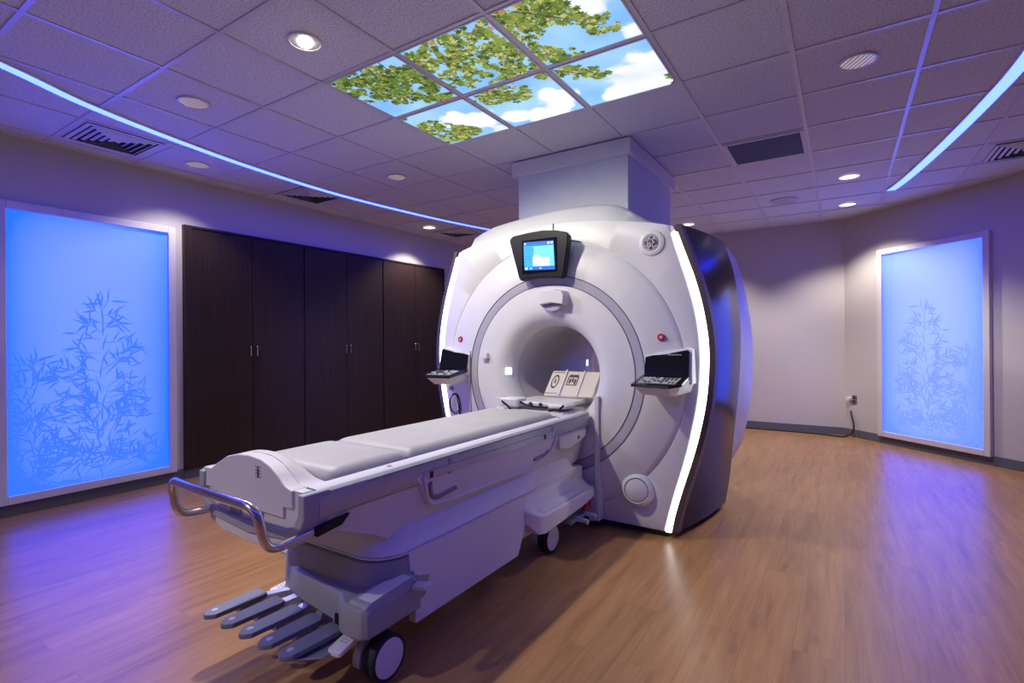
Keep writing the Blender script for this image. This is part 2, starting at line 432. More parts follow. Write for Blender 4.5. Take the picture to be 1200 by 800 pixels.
def leaf_shape(bm, cx, cy, z, s, a, mi, bx):
    pts = []
    lob = ((0, 1.0), (28, .45), (52, .95), (80, .42), (110, .72), (150, .4), (180, .42))
    full = list(lob) + [(360-q, r) for q, r in lob[-2:0:-1]]
    for q, r in full:
        t = a + math.radians(q); x = cx + s*r*math.cos(t); y = cy + s*r*math.sin(t)
        pts.append((min(max(x, bx[0]), bx[1]), min(max(y, bx[2]), bx[3]), z))
    c = bm.verts.new((cx, cy, z)); V = [bm.verts.new(p) for p in pts]
    for i in range(len(V)):
        f = bm.faces.new((c, V[(i+1) % len(V)], V[i])); f.material_index = mi

sky_labels = {
    (0, 0): 'luminous ceiling panel printed with dense green foliage, a strip of blue sky at its lower corner',
    (1, 0): 'luminous ceiling panel fully covered with backlit foliage and thin brown branches',
    (2, 0): 'luminous ceiling panel of blue sky with leafy twigs reaching in from one side',
    (0, 1): 'luminous ceiling panel with a single leaf clump in one corner below a white cloud',
    (1, 1): 'luminous ceiling panel with a round leaf cluster above two white clouds',
    (2, 1): 'luminous ceiling panel mostly filled by one large white cloud, a leafy twig at its corner'}
twigs = {(1, 0): [((-2.03, 2.14), (-1.92, 2.24), (-1.82, 2.38), (-1.74, 2.50)), ((-1.92, 2.24), (-1.72, 2.27), (-1.5, 2.36))],
         (0, 0): [((-2.20, 2.03), (-2.22, 2.12), (-2.28, 2.18)), ((-2.30, 2.06), (-2.33, 2.15))],
         (2, 0): [((-1.33, 2.08), (-1.2, 2.2), (-1.08, 2.34), (-1.0, 2.42))], (0, 1): [((-2.55, 2.86), (-2.44, 2.98), (-2.36, 3.07))],
         (1, 1): [((-2.0, 2.66), (-1.86, 2.74), (-1.75, 2.83))], (2, 1): [((-1.42, 2.66), (-1.3, 2.78), (-1.18, 2.86))]}
for j in range(2):
    for i in range(3):
        x0 = SKX[0]+0.61*i+0.023; x1 = SKX[0]+0.61*(i+1)-0.023; y0 = SKY[0]+0.61*j+0.023; y1 = SKY[0]+0.61*(j+1)-0.023
        e = empty('sky_ceiling_panel', ((x0+x1)/2, (y0+y1)/2, HC-0.002), sky_labels[(i, j)], 'ceiling light panel', 'printed sky panels in the ceiling')
        bm = nb(); g = .0105
        for a in ((x0-g, x0, y0-g, y1+g), (x1, x1+g, y0-g, y1+g), (x0, x1, y0-g, y0), (x0, x1, y1, y1+g)): box(bm, *a, HC-.004, HC+.004)
        obj('panel_frame', bm, M['tee'], e, smooth=False)
        bm = nb(); box(bm, x0, x1, y0, y1, HC+0.001, HC+0.005)
        p = obj('backlit_print', bm, M['sky'], e, smooth=False)
        # the printed picture runs on over the six panels: keep room coordinates for it
        me = p.data; me.transform(Matrix.Translation(Vector((e.location.x, e.location.y, 0)))); p.location = (-e.location.x, -e.location.y, 0)
        bm = nb(); cnt = 0; tries = 0
        while tries < 4600:
            tries += 1
            x = random.uniform(x0, x1); y = random.uniform(y0, y1); d = in_poly_density(x, y)
            if random.random() > d*0.72: continue
            if mnoise.noise(Vector((x*17, y*17, 3.3))) < -.30+(.12 if (i, j) == (1, 0) else 0): continue
            mi = random.choices(range(5), (30, 34, 16, 18, 2.0))[0]
            if (i, j) == (0, 0): mi = random.choices(range(5), (40, 22, 6, 32, 1.5))[0]
            leaf_shape(bm, x, y, HC+0.0008-0.0016*random.random(), random.choice((.010, .014, .018, .022, .032)), random.uniform(0, 6.28), mi, (x0, x1, y0, y1)); cnt += 1
        for tw in twigs.get((i, j), []):
            cp = catmull([(a, b, 0) for a, b in tw], 6)
            for q in range(len(cp)-1):
                a, b = cp[q], cp[q+1]; dv = (b-a).normalized(); nv = Vector((-dv.y, dv.x, 0))*0.004*(1-0.6*q/len(cp))
                zz = HC-0.0010
                V = [bm.verts.new((pp.x, pp.y, zz)) for pp in (a-nv, a+nv, b+nv, b-nv)]
                f = bm.faces.new(V[::-1]); f.material_index = 5
        obj('printed_leaves', bm, LEAF+[M['bark']], e, smooth=False, fix=False)

# ------------------------------------------------------------------ bamboo light panels
def bamboo(bm, W, H, seed, y):
    """bamboo silhouettes, local x -W/2..W/2, z 0..H"""
    rnd = random.Random(seed)
    def clampx(x): return min(max(x, -W/2+0.004), W/2-0.004)
    def clampz(z): return min(max(z, 0.004), H-0.004)
    k = [0]
    def blade(x, z, a, L, wd):
        k[0] += 1; yy = y - 0.0000015*k[0]
        prof = ((0, .12), (.2, .8), (.42, 1), (.7, .62), (1, .02)); bend = rnd.uniform(-.5, .5)
        L1 = []; R1 = []
        for t, ww in prof:
            aa = a + bend*t*0.6
            px = x + L*t*math.cos(aa); pz = z + L*t*math.sin(aa)
            nx, nz = -math.sin(aa)*wd*ww, math.cos(aa)*wd*ww
            L1.append(bm.verts.new((clampx(px+nx), yy, clampz(pz+nz)))); R1.append(bm.verts.new((clampx(px-nx), yy, clampz(pz-nz))))
        for q in range(len(prof)-1):
            try: bm.faces.new((L1[q], L1[q+1], R1[q+1], R1[q]))
            except ValueError: pass
    def twig(x, z, a, L, n):
        blade(x, z, a, L, 0.0035)
        for q in range(n):
            t = rnd.uniform(.15, 1.0); bx = x+L*t*math.cos(a); bz = z+L*t*math.sin(a)
            for s in (-1, 1):
                if rnd.random() < .72: blade(bx, bz, a+s*rnd.uniform(.15, 1.25), rnd.uniform(.07, .15), rnd.uniform(.0055, .009))
    def plant(cx, top, spread, lean):
        # main culm
        steps = int(top/0.075)
        for q in range(int(top/.12)): blade(cx+rnd.uniform(-.012, .012), q*.12, PI/2+rnd.uniform(-.12, .12), .16, 0.006)
        for s in range(steps):
            z = 0.02 + s*0.075; f = 1 - z/top
            ln = spread*(0.25 + 0.75*f**0.75)*rnd.uniform(.65, 1.05)
            for sd in (-1, 1):
                for r in range(2 if f > .45 else 1):
                    a = PI/2 - sd*rnd.uniform(.35, 1.75)
                    twig(cx + lean*z/top*0.1 + rnd.uniform(-.03, .03), z+rnd.uniform(-.03, .03), a, ln, 2 + int(ln*7))
        for q in range(3): blade(cx, top*0.93, PI/2+rnd.uniform(-.6, .6), rnd.uniform(.07, .11), .007)
    plant(0.04, 1.56, 0.46, 0.1)
    plant(-0.40, 1.05, 0.34, 0.0)
    for q in range(26): twig(rnd.uniform(-W/2, W/2*0.75), rnd.uniform(0.0, .22), rnd.uniform(.3, 2.8), rnd.uniform(.1, .2), 3)

def wall_light(name, label, loc, rotz, mirror, mid, edge, seed):
    """local frame: x along the wall, -y towards the room, z up"""
    W, H = 1.10, 2.16
    e = empty(name, loc, label, 'light panel', 'backlit bamboo wall panels', rotz)
    bm = nb(); f = 0.062; dpt = -0.045
    for (a, b, c, d) in ((-W/2-f, -W/2, -f, H+f), (W/2, W/2+f, -f, H+f)): box(bm, a, b, dpt, -0.002, c, d)
    box(bm, -W/2, W/2, dpt, -0.002, -f, 0); box(bm, -W/2, W/2, dpt, -0.002, H, H+f)
    obj('panel_frame', bm, M['frame'], e, bevel=0.004, local=True)
    bm = nb(); box(bm, -W/2, W/2, -0.022, -0.012, 0, H)
    face = obj('light_sheet', bm, make_lightpanel('acrylic_'+name, W, H, mid, edge), e, local=True, smooth=False)
    bm = nb(); bamboo(bm, W, H, seed, -0.0228)
    if mirror:
        for v in bm.verts: v.co.x = -v.co.x
    obj('bamboo_print', bm, M['bamboo'] if not mirror else M['bamboo_pale'], e, local=True, smooth=False)
    return e
M['bamboo_pale'] = mat('bamboo_print_pale', (0.1, 0.15, 0.3), 0.5, emit=(0.15, 0.275, 4.0), es=1.0)
# left wall faces +X: local -y must point to +X -> rotation +90 deg (x axis -> +Y)
wall_light('bamboo_light_panel', 'tall backlit blue bamboo panel on the wall beside the dark cabinets', (XL, 1.733, 0.155), PI/2, False,
           (0.175, 0.315, 5.6), (0.003, 0.165, 5.3), 5)
c = P0 + DD*1.115
wall_light('bamboo_light_panel', 'pale blue backlit bamboo panel on the angled wall beside the power outlet', (c.x, c.y, 0.15), math.atan2(DD.y, DD.x), True,
           (0.34, 0.455, 4.0), (0.09, 0.24, 4.0), 5)

# ------------------------------------------------------------------ wardrobes on the left wall
cabs = [(2.418, 2.486, 3.088, 3.708, 3.716), (3.716, 3.730, 4.322, 4.925, 4.934), (4.934, 4.950, 5.559, 6.178, 6.200)]
clab = ['dark espresso double-door cabinet next to the blue bamboo panel', 'dark espresso double-door cabinet in the middle of the row of three',
        'dark espresso double-door cabinet at the end of the row beside the scanner']
for (ya, d0, dm, d1, yb), lb in zip(cabs, clab):
    e = empty('cabinet', (XL+0.02, (ya+yb)/2, 0), lb, 'cabinet', 'dark wall cabinets')
    fx = XL+0.032
    bm = nb(); box(bm, XL+0.001, fx-0.014, ya, yb, 0.09, 2.42)
    box(bm, fx-0.014, fx+0.016, ya, d0-0.003, 0.09, 2.42); box(bm, fx-0.014, fx+0.016, d1+0.003, yb, 0.09, 2.42); box(bm, fx-0.014, fx+0.016, d0-0.003, d1+0.003, 2.398, 2.42)
    obj('cabinet_body', bm, M['espresso'], e, smooth=False)
    bm = nb(); box(bm, XL+0.001, fx-0.016, ya, yb, 0.0, 0.09); obj('toe_kick', bm, M['base'], e, smooth=False)
    for (a, b, hy) in ((d0, dm-0.0025, dm-0.034), (dm+0.0025, d1, dm+0.036)):
        bm = nb(); box(bm, fx-0.013, fx+0.006, a, b, 0.10, 2.394)
        dr = obj('door', bm, M['espresso'], e, bevel=0.0015, seg=1)
        bm = nb(); tube(bm, smooth_path([(fx+0.006, hy, 1.155), (fx+0.032, hy, 1.155), (fx+0.032, hy, 1.255), (fx+0.006, hy, 1.255)], 0.012, 4), 0.006, 8)
        obj('handle', bm, M['chrome'], dr)

# ------------------------------------------------------------------ MRI scanner
XC, ZC = -1.80, 1.055
scn = empty('mri_scanner', (XC, 4.2, 0.0), 'large white MRI scanner with dark side panels and glowing white edge strips', 'mri scanner')
IN = [(2.04, .855), (1.889, .897), (1.637, .976), (1.418, 1.027), (1.203, 1.046), (.961, 1.036), (.743, .998), (.52, .946), (.29, .877), (.145, .838), (.045, .815)]
OUT = [(2.04, .893), (1.901, .941), (1.661, 1.023), (1.444, 1.074), (1.23, 1.098), (.963, 1.086), (.747, 1.049), (.554, 1.0), (.326, .929), (.153, .880), (.045, .858)]
MIDP = [(2.045, 1.034), (1.797, 1.105), (1.536, 1.140), (1.277, 1.150), (.955, 1.136), (.629, 1.103), (.234, 1.064), (.045, 1.033)]
ZS = [2.04 - k*(2.04-.045)/40 for k in range(41)]
CREASE = [(-.855, 2.04), (-.76, 2.066), (-.687, 2.088), (-.518, 2.114), (-.28, 2.142), (-.054, 2.159), (.13, 2.158), (.355, 2.140), (.55, 2.108), (.737, 2.072), (.855, 2.04)]

def outline_poly(tab):
    right = [(sinterp(tab, z), z) for z in ZS]          # top to bottom
    left = [(-x, z) for x, z in right]
    top = [(x, sinterp(CREASE, x)) for x in [-.855 + 1.71*k/40 for k in range(41)]]
    top = [p for p in top if abs(p[0]) < .85]
    return left[::-1] + top + right                      # from bottom-left, up, over, down to bottom-right
def radial(poly, th):
    dx, dz = math.cos(th), math.sin(th); best = None
    n = len(poly)
    for i in range(n):
        ax, az = poly[i][0], poly[i][1]-ZC; bx, bz = poly[(i+1) % n][0], poly[(i+1) % n][1]-ZC
        ex, ez = bx-ax, bz-az
        den = dx*ez - dz*ex
        if abs(den) < 1e-9: continue
        t = (ax*ez - az*ex)/den; u = (ax*dz - az*dx)/den
        if t > 0 and -1e-6 <= u <= 1+1e-6 and (best is None or t > best): best = t
    return best
PIN = outline_poly(IN); POUT = outline_poly(OUT)
N = 180
TH = sorted(set([2*PI*k/N for k in range(N)] + [math.atan2(z-ZC, x) % (2*PI) for x, z in ((PIN[0]), (PIN[-1]), (-.855, 2.04), (.855, 2.04), (-.76, 2.066), (.737, 2.072))]))
def pol(r, th, y): return (XC + r*math.cos(th), y, ZC + r*math.sin(th))
def polar_mesh(stops, poly=None, tail=None):
    """stops: (r, y) rings; then the outline at the y values in tail"""
    bm = nb(); rings = []
    for r, y in stops: rings.append([pol(r, t, y) for t in TH])
    for (sft, y) in (tail or []):
        rings.append([pol(radial(poly, t)+sft, t, y) for t in TH])
    return loft(bm, rings, True, False)
def dome_y(r):
    return 3.289 + .054*max(0, min(1, (r-.714)/.246))**1.8
# front cover with the shallow dome
dome = [(.712, 3.30), (.714, 3.290)] + [(.714+.246*k/8, 3.289 + .054*(k/8)**1.8) for k in range(1, 9)] + [(.964, 3.350), (.968, 3.3505), (.972, 3.346)]
bm = polar_mesh(dome, PIN, [(-.010, 3.352), (-.003, 3.355), (0, 3.362), (0, 3.40)])
obj('front_cover', bm, M['white'], scn, ang=50)
bm = polar_mesh([(.646, 3.300), (.649, 3.292), (.654, 3.2905), (.708, 3.2905), (.713, 3.30)]); obj('trim_ring', bm, M['ring'], scn)
bm = polar_mesh([(.6435, 3.30), (.6445, 3.2885), (.6485, 3.2885), (.6495, 3.30)]); obj('groove_ring', bm, M['groove'], scn)
bm = polar_mesh([(.709, 3.30), (.710, 3.2875), (.7145, 3.2875), (.716, 3.30)]); obj('groove_ring', bm, M['groove'], scn)
# inner face with the flared bore mouth
fl = [(.645, 3.298), (.643, 3.288), (.56, 3.283), (.49, 3.281)] + [(.35+.13*(1-math.sin(a)), 3.283+.15*(1-math.cos(a))) for a in [PI/2*k/10 for k in range(1, 11)]]
bm = polar_mesh(fl); obj('bore_mouth', bm, M['white'], scn, ang=60)
bm = polar_mesh([(.35, 3.433), (.353, 3.44), (.353, 3.445), (.35, 3.45), (.35, 4.80), (.353, 4.803), (.353, 4.812), (.35, 4.815), (.36, 4.90), (.40, 4.97), (.47, 5.0)])
obj('bore_tunnel', bm, M['bore'], scn, ang=40)
# shell body (annulus) behind the covers
bm = nb(); rr = []
for (mode, y) in (('i', 3.36), ('o', 3.36), ('o', 4.95), ('i', 5.0), ('i', 3.36)):
    rr.append([pol(.50 if mode == 'i' else radial(POUT, t)-.012, t, y) for t in TH])
loft(bm, rr, True, False); obj('magnet_housing', bm, M['white'], scn)
# plinth
bm = nb(); box(bm, XC-.83, XC+.83, 3.40, 4.9, 0.0, 0.05); obj('plinth', bm, M['plinth'], scn)
# edge lights, bronze edges, dark side panels, rear covers
for s in (-1, 1):
    bm = nb(); rings = []
    for z in ZS[1:]:
        a = sinterp(IN, z)+.002; b = sinterp(OUT, z)
        if z < .07 or z > 2.03: pass
        rings.append([(XC+s*a, 3.372, z), (XC+s*(a+.004), 3.352, z), (XC+s*(b-.004), 3.352, z), (XC+s*b, 3.372, z)])
    loft(bm, rings); obj('edge_light', bm, M['led_white'], scn)
    bm = nb(); rings = []
    for z in ZS:
        b = sinterp(OUT, z); rings.append([(XC+s*(b-.004), 3.40, z), (XC+s*(b+.001), 3.355, z), (XC+s*(b+.036), 3.357, z), (XC+s*(b+.044), 3.42, z), (XC+s*(b+.02), 3.45, z)])
    loft(bm, rings); obj('edge_trim', bm, M['bronze'], scn, ang=30)
    bm = nb(); rings = []
    for z in ZS:
        b = sinterp(OUT, z)+.042; m_ = sinterp(MIDP, z)
        sec = [(XC+s*(b-.03), 3.425, z)]
        for k in range(9):
            t = k/8; x = b+(m_-b)*t + .020*math.sin(PI*t); sec.append((XC+s*x, 3.42+.78*t, z))
        sec += [(XC+s*(m_-.05), 4.20, z)]
        rings.append(sec)
    loft(bm, rings); obj('side_panel', bm, M['side'], scn, ang=40)
    # white rear cover, tapering to a foot above the floor
    FIN = [(2.09, .960), (1.99, 1.045), (1.85, 1.095), (1.723, 1.128), (1.412, 1.176), (1.139, 1.188), (.865, 1.174), (.588, 1.134), (.42, 1.085), (.335, 1.045)]
    bm = nb(); rings = []
    for k in range(41):
        z = 2.09-(2.09-.335)*k/40; x = sinterp(FIN, z); m0 = min(sinterp(MIDP, min(z, 2.04))-.012, x)
        rings.append([(XC+s*(m0-.10), 4.20, z), (XC+s*m0, 4.205, z), (XC+s*(m0+(x-m0)*.7), 4.33, z), (XC+s*x, 4.50, z), (XC+s*(x-.01), 4.62, z), (XC+s*(x-.06), 4.80, z), (XC+s*(x-.16), 4.97, z), (XC+s*(x-.4), 5.02, z)])
    loft(bm, rings); obj('rear_cover', bm, M['white'], scn, ang=50)
    bm = nb(); rings = []
    for z in (.335, .05):
        x = .99
        rings.append([(XC+s*(x-.2), 4.10, z), (XC+s*x, 4.16, z), (XC+s*(x-.02), 4.55, z), (XC+s*(x-.12), 4.9, z), (XC+s*(x-.3), 4.95, z)])
    loft(bm, rings); obj('rear_skirt', bm, M['side'], scn)
# crown over the top
bm = nb(); rings = []
TOPC = [(-.80, 2.17), (-.657, 2.233), (-.365, 2.273), (-.056, 2.297), (.228, 2.294), (.40, 2.276), (.52, 2.226), (.69, 2.10), (.76, 2.07)]
us = [k/40 for k in range(41)]
def crow(tab, y, a, b): return [(XC+a+(b-a)*u, y, sinterp(tab, a+(b-a)*u)) for u in us]
r0 = [(p[0], 3.42, 2.0) for p in crow(CREASE, 3.36, -.755, .75)]
r1 = crow(CREASE, 3.362, -.755, .75)
r2 = [(a[0]*.3+b[0]*.7, 3.455, a[2]*.3+b[2]*.7+.012) for a, b in zip(r1, crow(TOPC, 3.5, -.80, .76))]
r3 = crow(TOPC, 3.52, -.80, .76); r4 = [(p[0], 4.85, p[2]) for p in r3]; r5 = [(p[0], 4.9, 2.0) for p in r3]
loft(bm, [r0, r1, r2, r3, r4, r5], False, False)
bm.verts.ensure_lookup_table()
for idx in (0, 40):
    try: bm.faces.new([bm.verts[q*41+idx] for q in range(6)])
    except ValueError: pass
obj('top_hood', bm, M['white'], scn, ang=28)
# seam above the monitor
bm = nb(); box(bm, XC+.008, XC+.013, 3.345, 3.37, 2.07, 2.155); obj('seam', bm, M['groove'], scn)
# vertical docking rib right of the table
bm = nb(); box(bm, XC+.363, XC+.396, 3.262, 3.34, .06, .915); obj('docking_rib', bm, M['white'], scn, bevel=.006)
bm = nb(); box(bm, XC+.315, XC+.362, 3.27, 3.345, .05, .30); box(bm, XC+.33, XC+.366, 3.255, 3.30, .21, .27); obj('docking_block', bm, M['offwhite'], scn, bevel=.006)
# bore lights
for (r, th, y0, y1) in ((.352, PI, 3.375, 3.42), (.351, PI, 4.70, 4.74)):
    bm = nb(); x = XC-.353 if y0 > 4 else XC-.366
    if y0 > 4: box(bm, x-.001, x+.006, y0, y1, ZC-.015, ZC+.065)
    else:
        loft(bm, [[(XC-.395, 3.312, z), (XC-.366, 3.352, z), (XC-.360, 3.348, z), (XC-.389, 3.308, z)] for z in (1.035, 1.085)])
    obj('bore_light', bm, M['bore_light'], scn)
# monitor with its keystone housing
mon = [(-.277, 2.032), (-.27, 2.053), (-.245, 2.068), (-.122, 2.079), (-.001, 2.082), (.116, 2.069), (.182, 2.051), (.205, 2.028), (.206, 1.998), (.166, 1.752), (.147, 1.731), (.065, 1.742), (-.039, 1.748), (-.139, 1.743), (-.178, 1.731), (-.198, 1.754)]
bm = nb(); prism(bm, [(XC+x, z) for x, z in mon], 1, 3.20, 3.26)
loft(bm, [[(XC+x, 3.26, z) for x, z in mon], [(XC-.03+(x+.03)*.6, 3.345, 1.9+(z-1.9)*.6) for x, z in mon]])
mo = obj('monitor_housing', bm, M['black'], scn, bevel=.008, ang=30)
scq = [(-.153, 2.010), (.094, 2.000), (.105, 1.795), (-.146, 1.806)]
def q2(u, v):   # bilinear on the screen quad, v from the top
    a, b, c, d = [Vector(p) for p in scq]
    p = (a*(1-u)+b*u)*(1-v) + (d*(1-u)+c*u)*v
    return p
def patch(bm, u0, u1, v0, v1, y, mi):
    V = [bm.verts.new((XC+q2(u, v).x, y, q2(u, v).y)) for u, v in ((u0, v0), (u1, v0), (u1, v1), (u0, v1))]
    bm.faces.new(V).material_index = mi
bm = nb(); box(bm, XC-.165, XC+.118, 3.196, 3.20, 1.782, 2.022); obj('bezel', bm, M['blackgloss'], mo)
bm = nb()
patch(bm, 0, 1, 0, 1, 3.1955, 1); patch(bm, 0, 1, 0, .14, 3.1952, 2); patch(bm, 0, 1, .88, 1, 3.1952, 2); patch(bm, .34, .98, .16, .86, 3.1951, 0)
patch(bm, .30, .84, .56, .86, 3.1948, 3); patch(bm, .32, .52, .47, .56, 3.1948, 3)
for k in range(5): patch(bm, .04, .24+.04*(k % 2), .19+.10*k, .205+.10*k, 3.1948, 2)
patch(bm, .8, .87, .04, .10, 3.1946, 3); patch(bm, .9, .97, .04, .10, 3.1946, 3); patch(bm, .04, .08, .04, .1, 3.1946, 3)
patch(bm, .34, .8, .80, .81, 3.1944, 1); patch(bm, .36, .6, .62, .63, 3.1944, 1); patch(bm, .36, .7, .70, .71, 3.1944, 1)
patch(bm, .03, .12, .9, .97, 3.1944, 3); patch(bm, .18, .27, .9, .97, 3.1944, 0); patch(bm, .5, .58, .93, .95, 3.1944, 3)
obj('display', bm, [M['monlight'], M['monblue'], M['mondark'], M['monwhite']], mo, smooth=False, fix=False)
# sensor housing under the monitor
bm = nb()
sb = [(-.012, 1.656), (.071, 1.657), (.150, 1.640), (.166, 1.612), (.158, 1.548), (.064, 1.563), (-.030, 1.552), (-.047, 1.618)]
loft(bm, [[(XC+x, 3.20, z) for x, z in sb], [(XC+.06+(x-.06)*1.1, 3.29, 1.60+(z-1.60)*1.15) for x, z in sb]])
obj('sensor_housing', bm, M['white'], scn, bevel=.008, ang=30)
bm = nb(); lp = [(-.045, 1.556), (.146, 1.550), (.105, 1.515), (.055, 1.502), (.005, 1.515)]
loft(bm, [[(XC+x, 3.235, z) for x, z in lp], [(XC+x, 3.29, z-.005) for x, z in lp]]); obj('sensor_lens', bm, M['ring'], scn, bevel=.004)
# small sensor left of the bore
bm = nb(); prism(bm, rrect(XC-.585, XC-.525, 1.155, 1.205, .018), 1, 3.245, 3.29); obj('side_sensor', bm, M['white'], scn, bevel=.006)
# round logo
bm = nb(); lathe(bm, [(.088, -.005), (.086, .014), (.080, .024), (.062, .030), (.053, .026)], (XC+.745, 3.362, 1.933), (0, -1, 0), 40)
lg = obj('logo_medallion', bm, M['white'], scn)
bm = nb(); lathe(bm, [(.0535, 0), (.0535, .025), (.0, .027)], (XC+.745, 3.362, 1.933), (0, -1, 0), 40)
M['logoback'] = mat('logo_ground', (0.085, 0.08, 0.08), 0.35, 0.6)
obj('logo_disc', bm, M['logoback'], lg)
bm = nb()
def lp3(pts, r=.0035):
    tube(bm, catmull([(XC+.745+x*.00078, 3.3345, 1.933+z*.00078) for x, z in pts], 5), r*.85, 6)
lp3([(60*math.cos(a), 60*math.sin(a)) for a in [2*PI*k/24 for k in range(25)]], .0028)
lp3([(-2, 24), (-10, 38), (-22, 34), (-30, 14), (-32, -8), (-24, -30), (-12, -28), (-10, -10), (-18, -2), (-26, -10)], .0042)   # G of the monogram
lp3([(-12, 6), (-6, -18), (-14, -40)], .0034)
lp3([(30, 28), (22, 38), (12, 30), (12, 14), (22, 6), (28, 0)], .0042)                                                        # E
lp3([(26, 2), (12, -4), (7, -20), (14, -34), (28, -33), (34, -22)], .0042)
for k in range(4):
    a = PI/4+PI/2*k
    lp3([(52*math.cos(a-.5), 52*math.sin(a-.5)), (46*math.cos(a), 46*math.sin(a)), (50*math.cos(a+.35), 50*math.sin(a+.35)), (55*math.cos(a+.2), 55*math.sin(a+.2))], .003)
obj('logo_letters', bm, M['offwhite'], lg)
# red stop buttons
for dx, z in ((.815, 1.312), (-.83, 1.31)):
    bm = nb(); lathe(bm, [(.024, 0), (.024, .010), (.020, .014), (.0, .014)], (XC+dx, dome_y(math.hypot(dx, z-ZC))+.002, z), (0, -1, 0), 24)
    b_ = obj('stop_button', bm, M['red'], scn)
    bm = nb(); lathe(bm, [(.011, .0135), (.009, .016), (.0, .016)], (XC+dx, dome_y(math.hypot(dx, z-ZC))+.002, z), (0, -1, 0), 16); obj('button_mark', bm, M['pinkish'], b_)
# big round dial low on the cover
bm = nb(); lathe(bm, [(.118, 0), (.108, .025), (.092, .052), (.084, .058), (.079, .056), (.077, .048)], (XC+.64, 3.352, .298), (.10, -1, .06), 48)
dk = obj('dial_collar', bm, M['white'], scn)
bm = nb(); lathe(bm, [(.0755, .04), (.0735, .056), (.05, .066), (.0, .070)], (XC+.64, 3.352, .298), (.10, -1, .06), 48); obj('dial_cap', bm, M['offwhite'], dk)
bm = nb(); lathe(bm, [(.0785, .046), (.0785, .0545), (.0745, .0545), (.0745, .046)], (XC+.64, 3.352, .298), (.10, -1, .06), 48); obj('dial_gap', bm, M['groove'], dk)

# control consoles (a tray with keyboard and an upright dark glass)
def console(s, lit):
    x0, x1 = .722, 1.002                        # distance from the centre line
    def X(d): return XC+s*d
    body = nb()
    # tray body: wedge with an angled outer corner
    top = [(x0-.005, 3.34), (x0-.005, 3.035), (x1-.055, 3.02), (x1-.005, 3.065), (x1+.02, 3.34)]
    bot = [(x0+.04, 3.34), (x0+.03, 3.115), (x1-.075, 3.095), (x1-.045, 3.125), (x1-.01, 3.34)]
    ztop = lambda y: 1.030+(y-3.035)*.19
    loft(body, [[(X(a), y, ztop(min(y, 3.25))-.014) for a, y in top], [(X(a), y, .955+(y-3.095)*.1 if y < 3.3 else .965) for a, y in bot]])
    cb = obj('console_tray', body, M['white'], scn, bevel=.006, ang=30)
    bm = nb()
    pts = [(x0-.012, 3.245), (x0-.012, 3.023), (x1-.055, 3.007), (x1+.004, 3.06), (x1+.006, 3.245)]
    loft(bm, [[(X(a), y, ztop(y)-.016) for a, y in pts], [(X(a), y, ztop(y)+.002) for a, y in pts]])
    obj('keyboard_deck', bm, M['blackgloss'], cb, bevel=.004)
    bm = nb()
    rnd = random.Random(3)
    pl = [(x0+.02, 3.055), (x1-.035, 3.045), (x1-.03, 3.185), (x0+.02, 3.185)]
    loft(bm, [[(X(a), y, ztop(y)+.0015) for a, y in pl], [(X(a), y, ztop(y)+.0035) for a, y in pl]], mi=0)
    for r in range(4):
        for k in range(9):
            if rnd.random() < .25: continue
            a = x0+.035+.0235*k; y = 3.063+.031*r
            v = [(X(a+q), y+w_) for q, w_ in ((0, 0), (.013, 0), (.013, .018), (0, .018))]
            loft(bm, [[(p[0], p[1], ztop(p[1])+.003) for p in v], [(p[0], p[1], ztop(p[1])+.008) for p in v]], mi=1 if rnd.random() < .7 else 2)
    obj('keypad', bm, [M['key'], M['keydark'], M['mark']], cb, smooth=False)
    # upright glass, taller towards the outside, leaning back onto the cover
    bm = nb()
    up = [(x0, ztop(3.235)), (x0+.003, 1.186), (x0+.05, 1.197), (x0+.15, 1.206), (x0+.165, 1.212), (x1-.015, 1.232), (x1-.003, 1.222), (x1, ztop(3.235))]
    lean = lambda z: 3.235+(z-1.07)*.22
    loft(bm, [[(X(a), lean(z), z) for a, z in up], [(X(a), lean(z)+.018, z) for a, z in up]])
    gl = obj('console_glass', bm, M['blackgloss'] if s > 0 else M['blackgloss'], cb, bevel=.003)
    bm = nb()
    back = [(x0-.006, 1.02), (x0-.004, 1.19), (x0+.1, 1.215), (x1-.02, 1.245), (x1+.012, 1.235), (x1+.02, 1.02)]
    loft(bm, [[(X(a), lean(z)+.018, z) for a, z in back], [(X(a), 3.372, z) for a, z in back]])
    obj('console_back', bm, M['white'], cb, bevel=.005)
    if s > 0:
        bm = nb(); a = x0+.15
        for wd in (.012, .004, .008, .007, .006, .009, .006, .007):
            box(bm, X(a), X(a+wd), lean(1.2)-.0012, lean(1.2)+.001, 1.198, 1.2045); a += wd+.003
        obj('glass_lettering', bm, M['mark'], gl, smooth=False)
console(1, False); console(-1, True)
# thin dark seam strip left of the left console
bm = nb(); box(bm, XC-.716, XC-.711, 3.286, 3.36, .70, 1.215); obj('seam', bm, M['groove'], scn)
# little caster post behind the side
bm = nb(); tube(bm, [(-.935, 5.0, .02), (-.935, 5.0, .10)], .018, 10); obj('levelling_foot', bm, M['black'], scn)
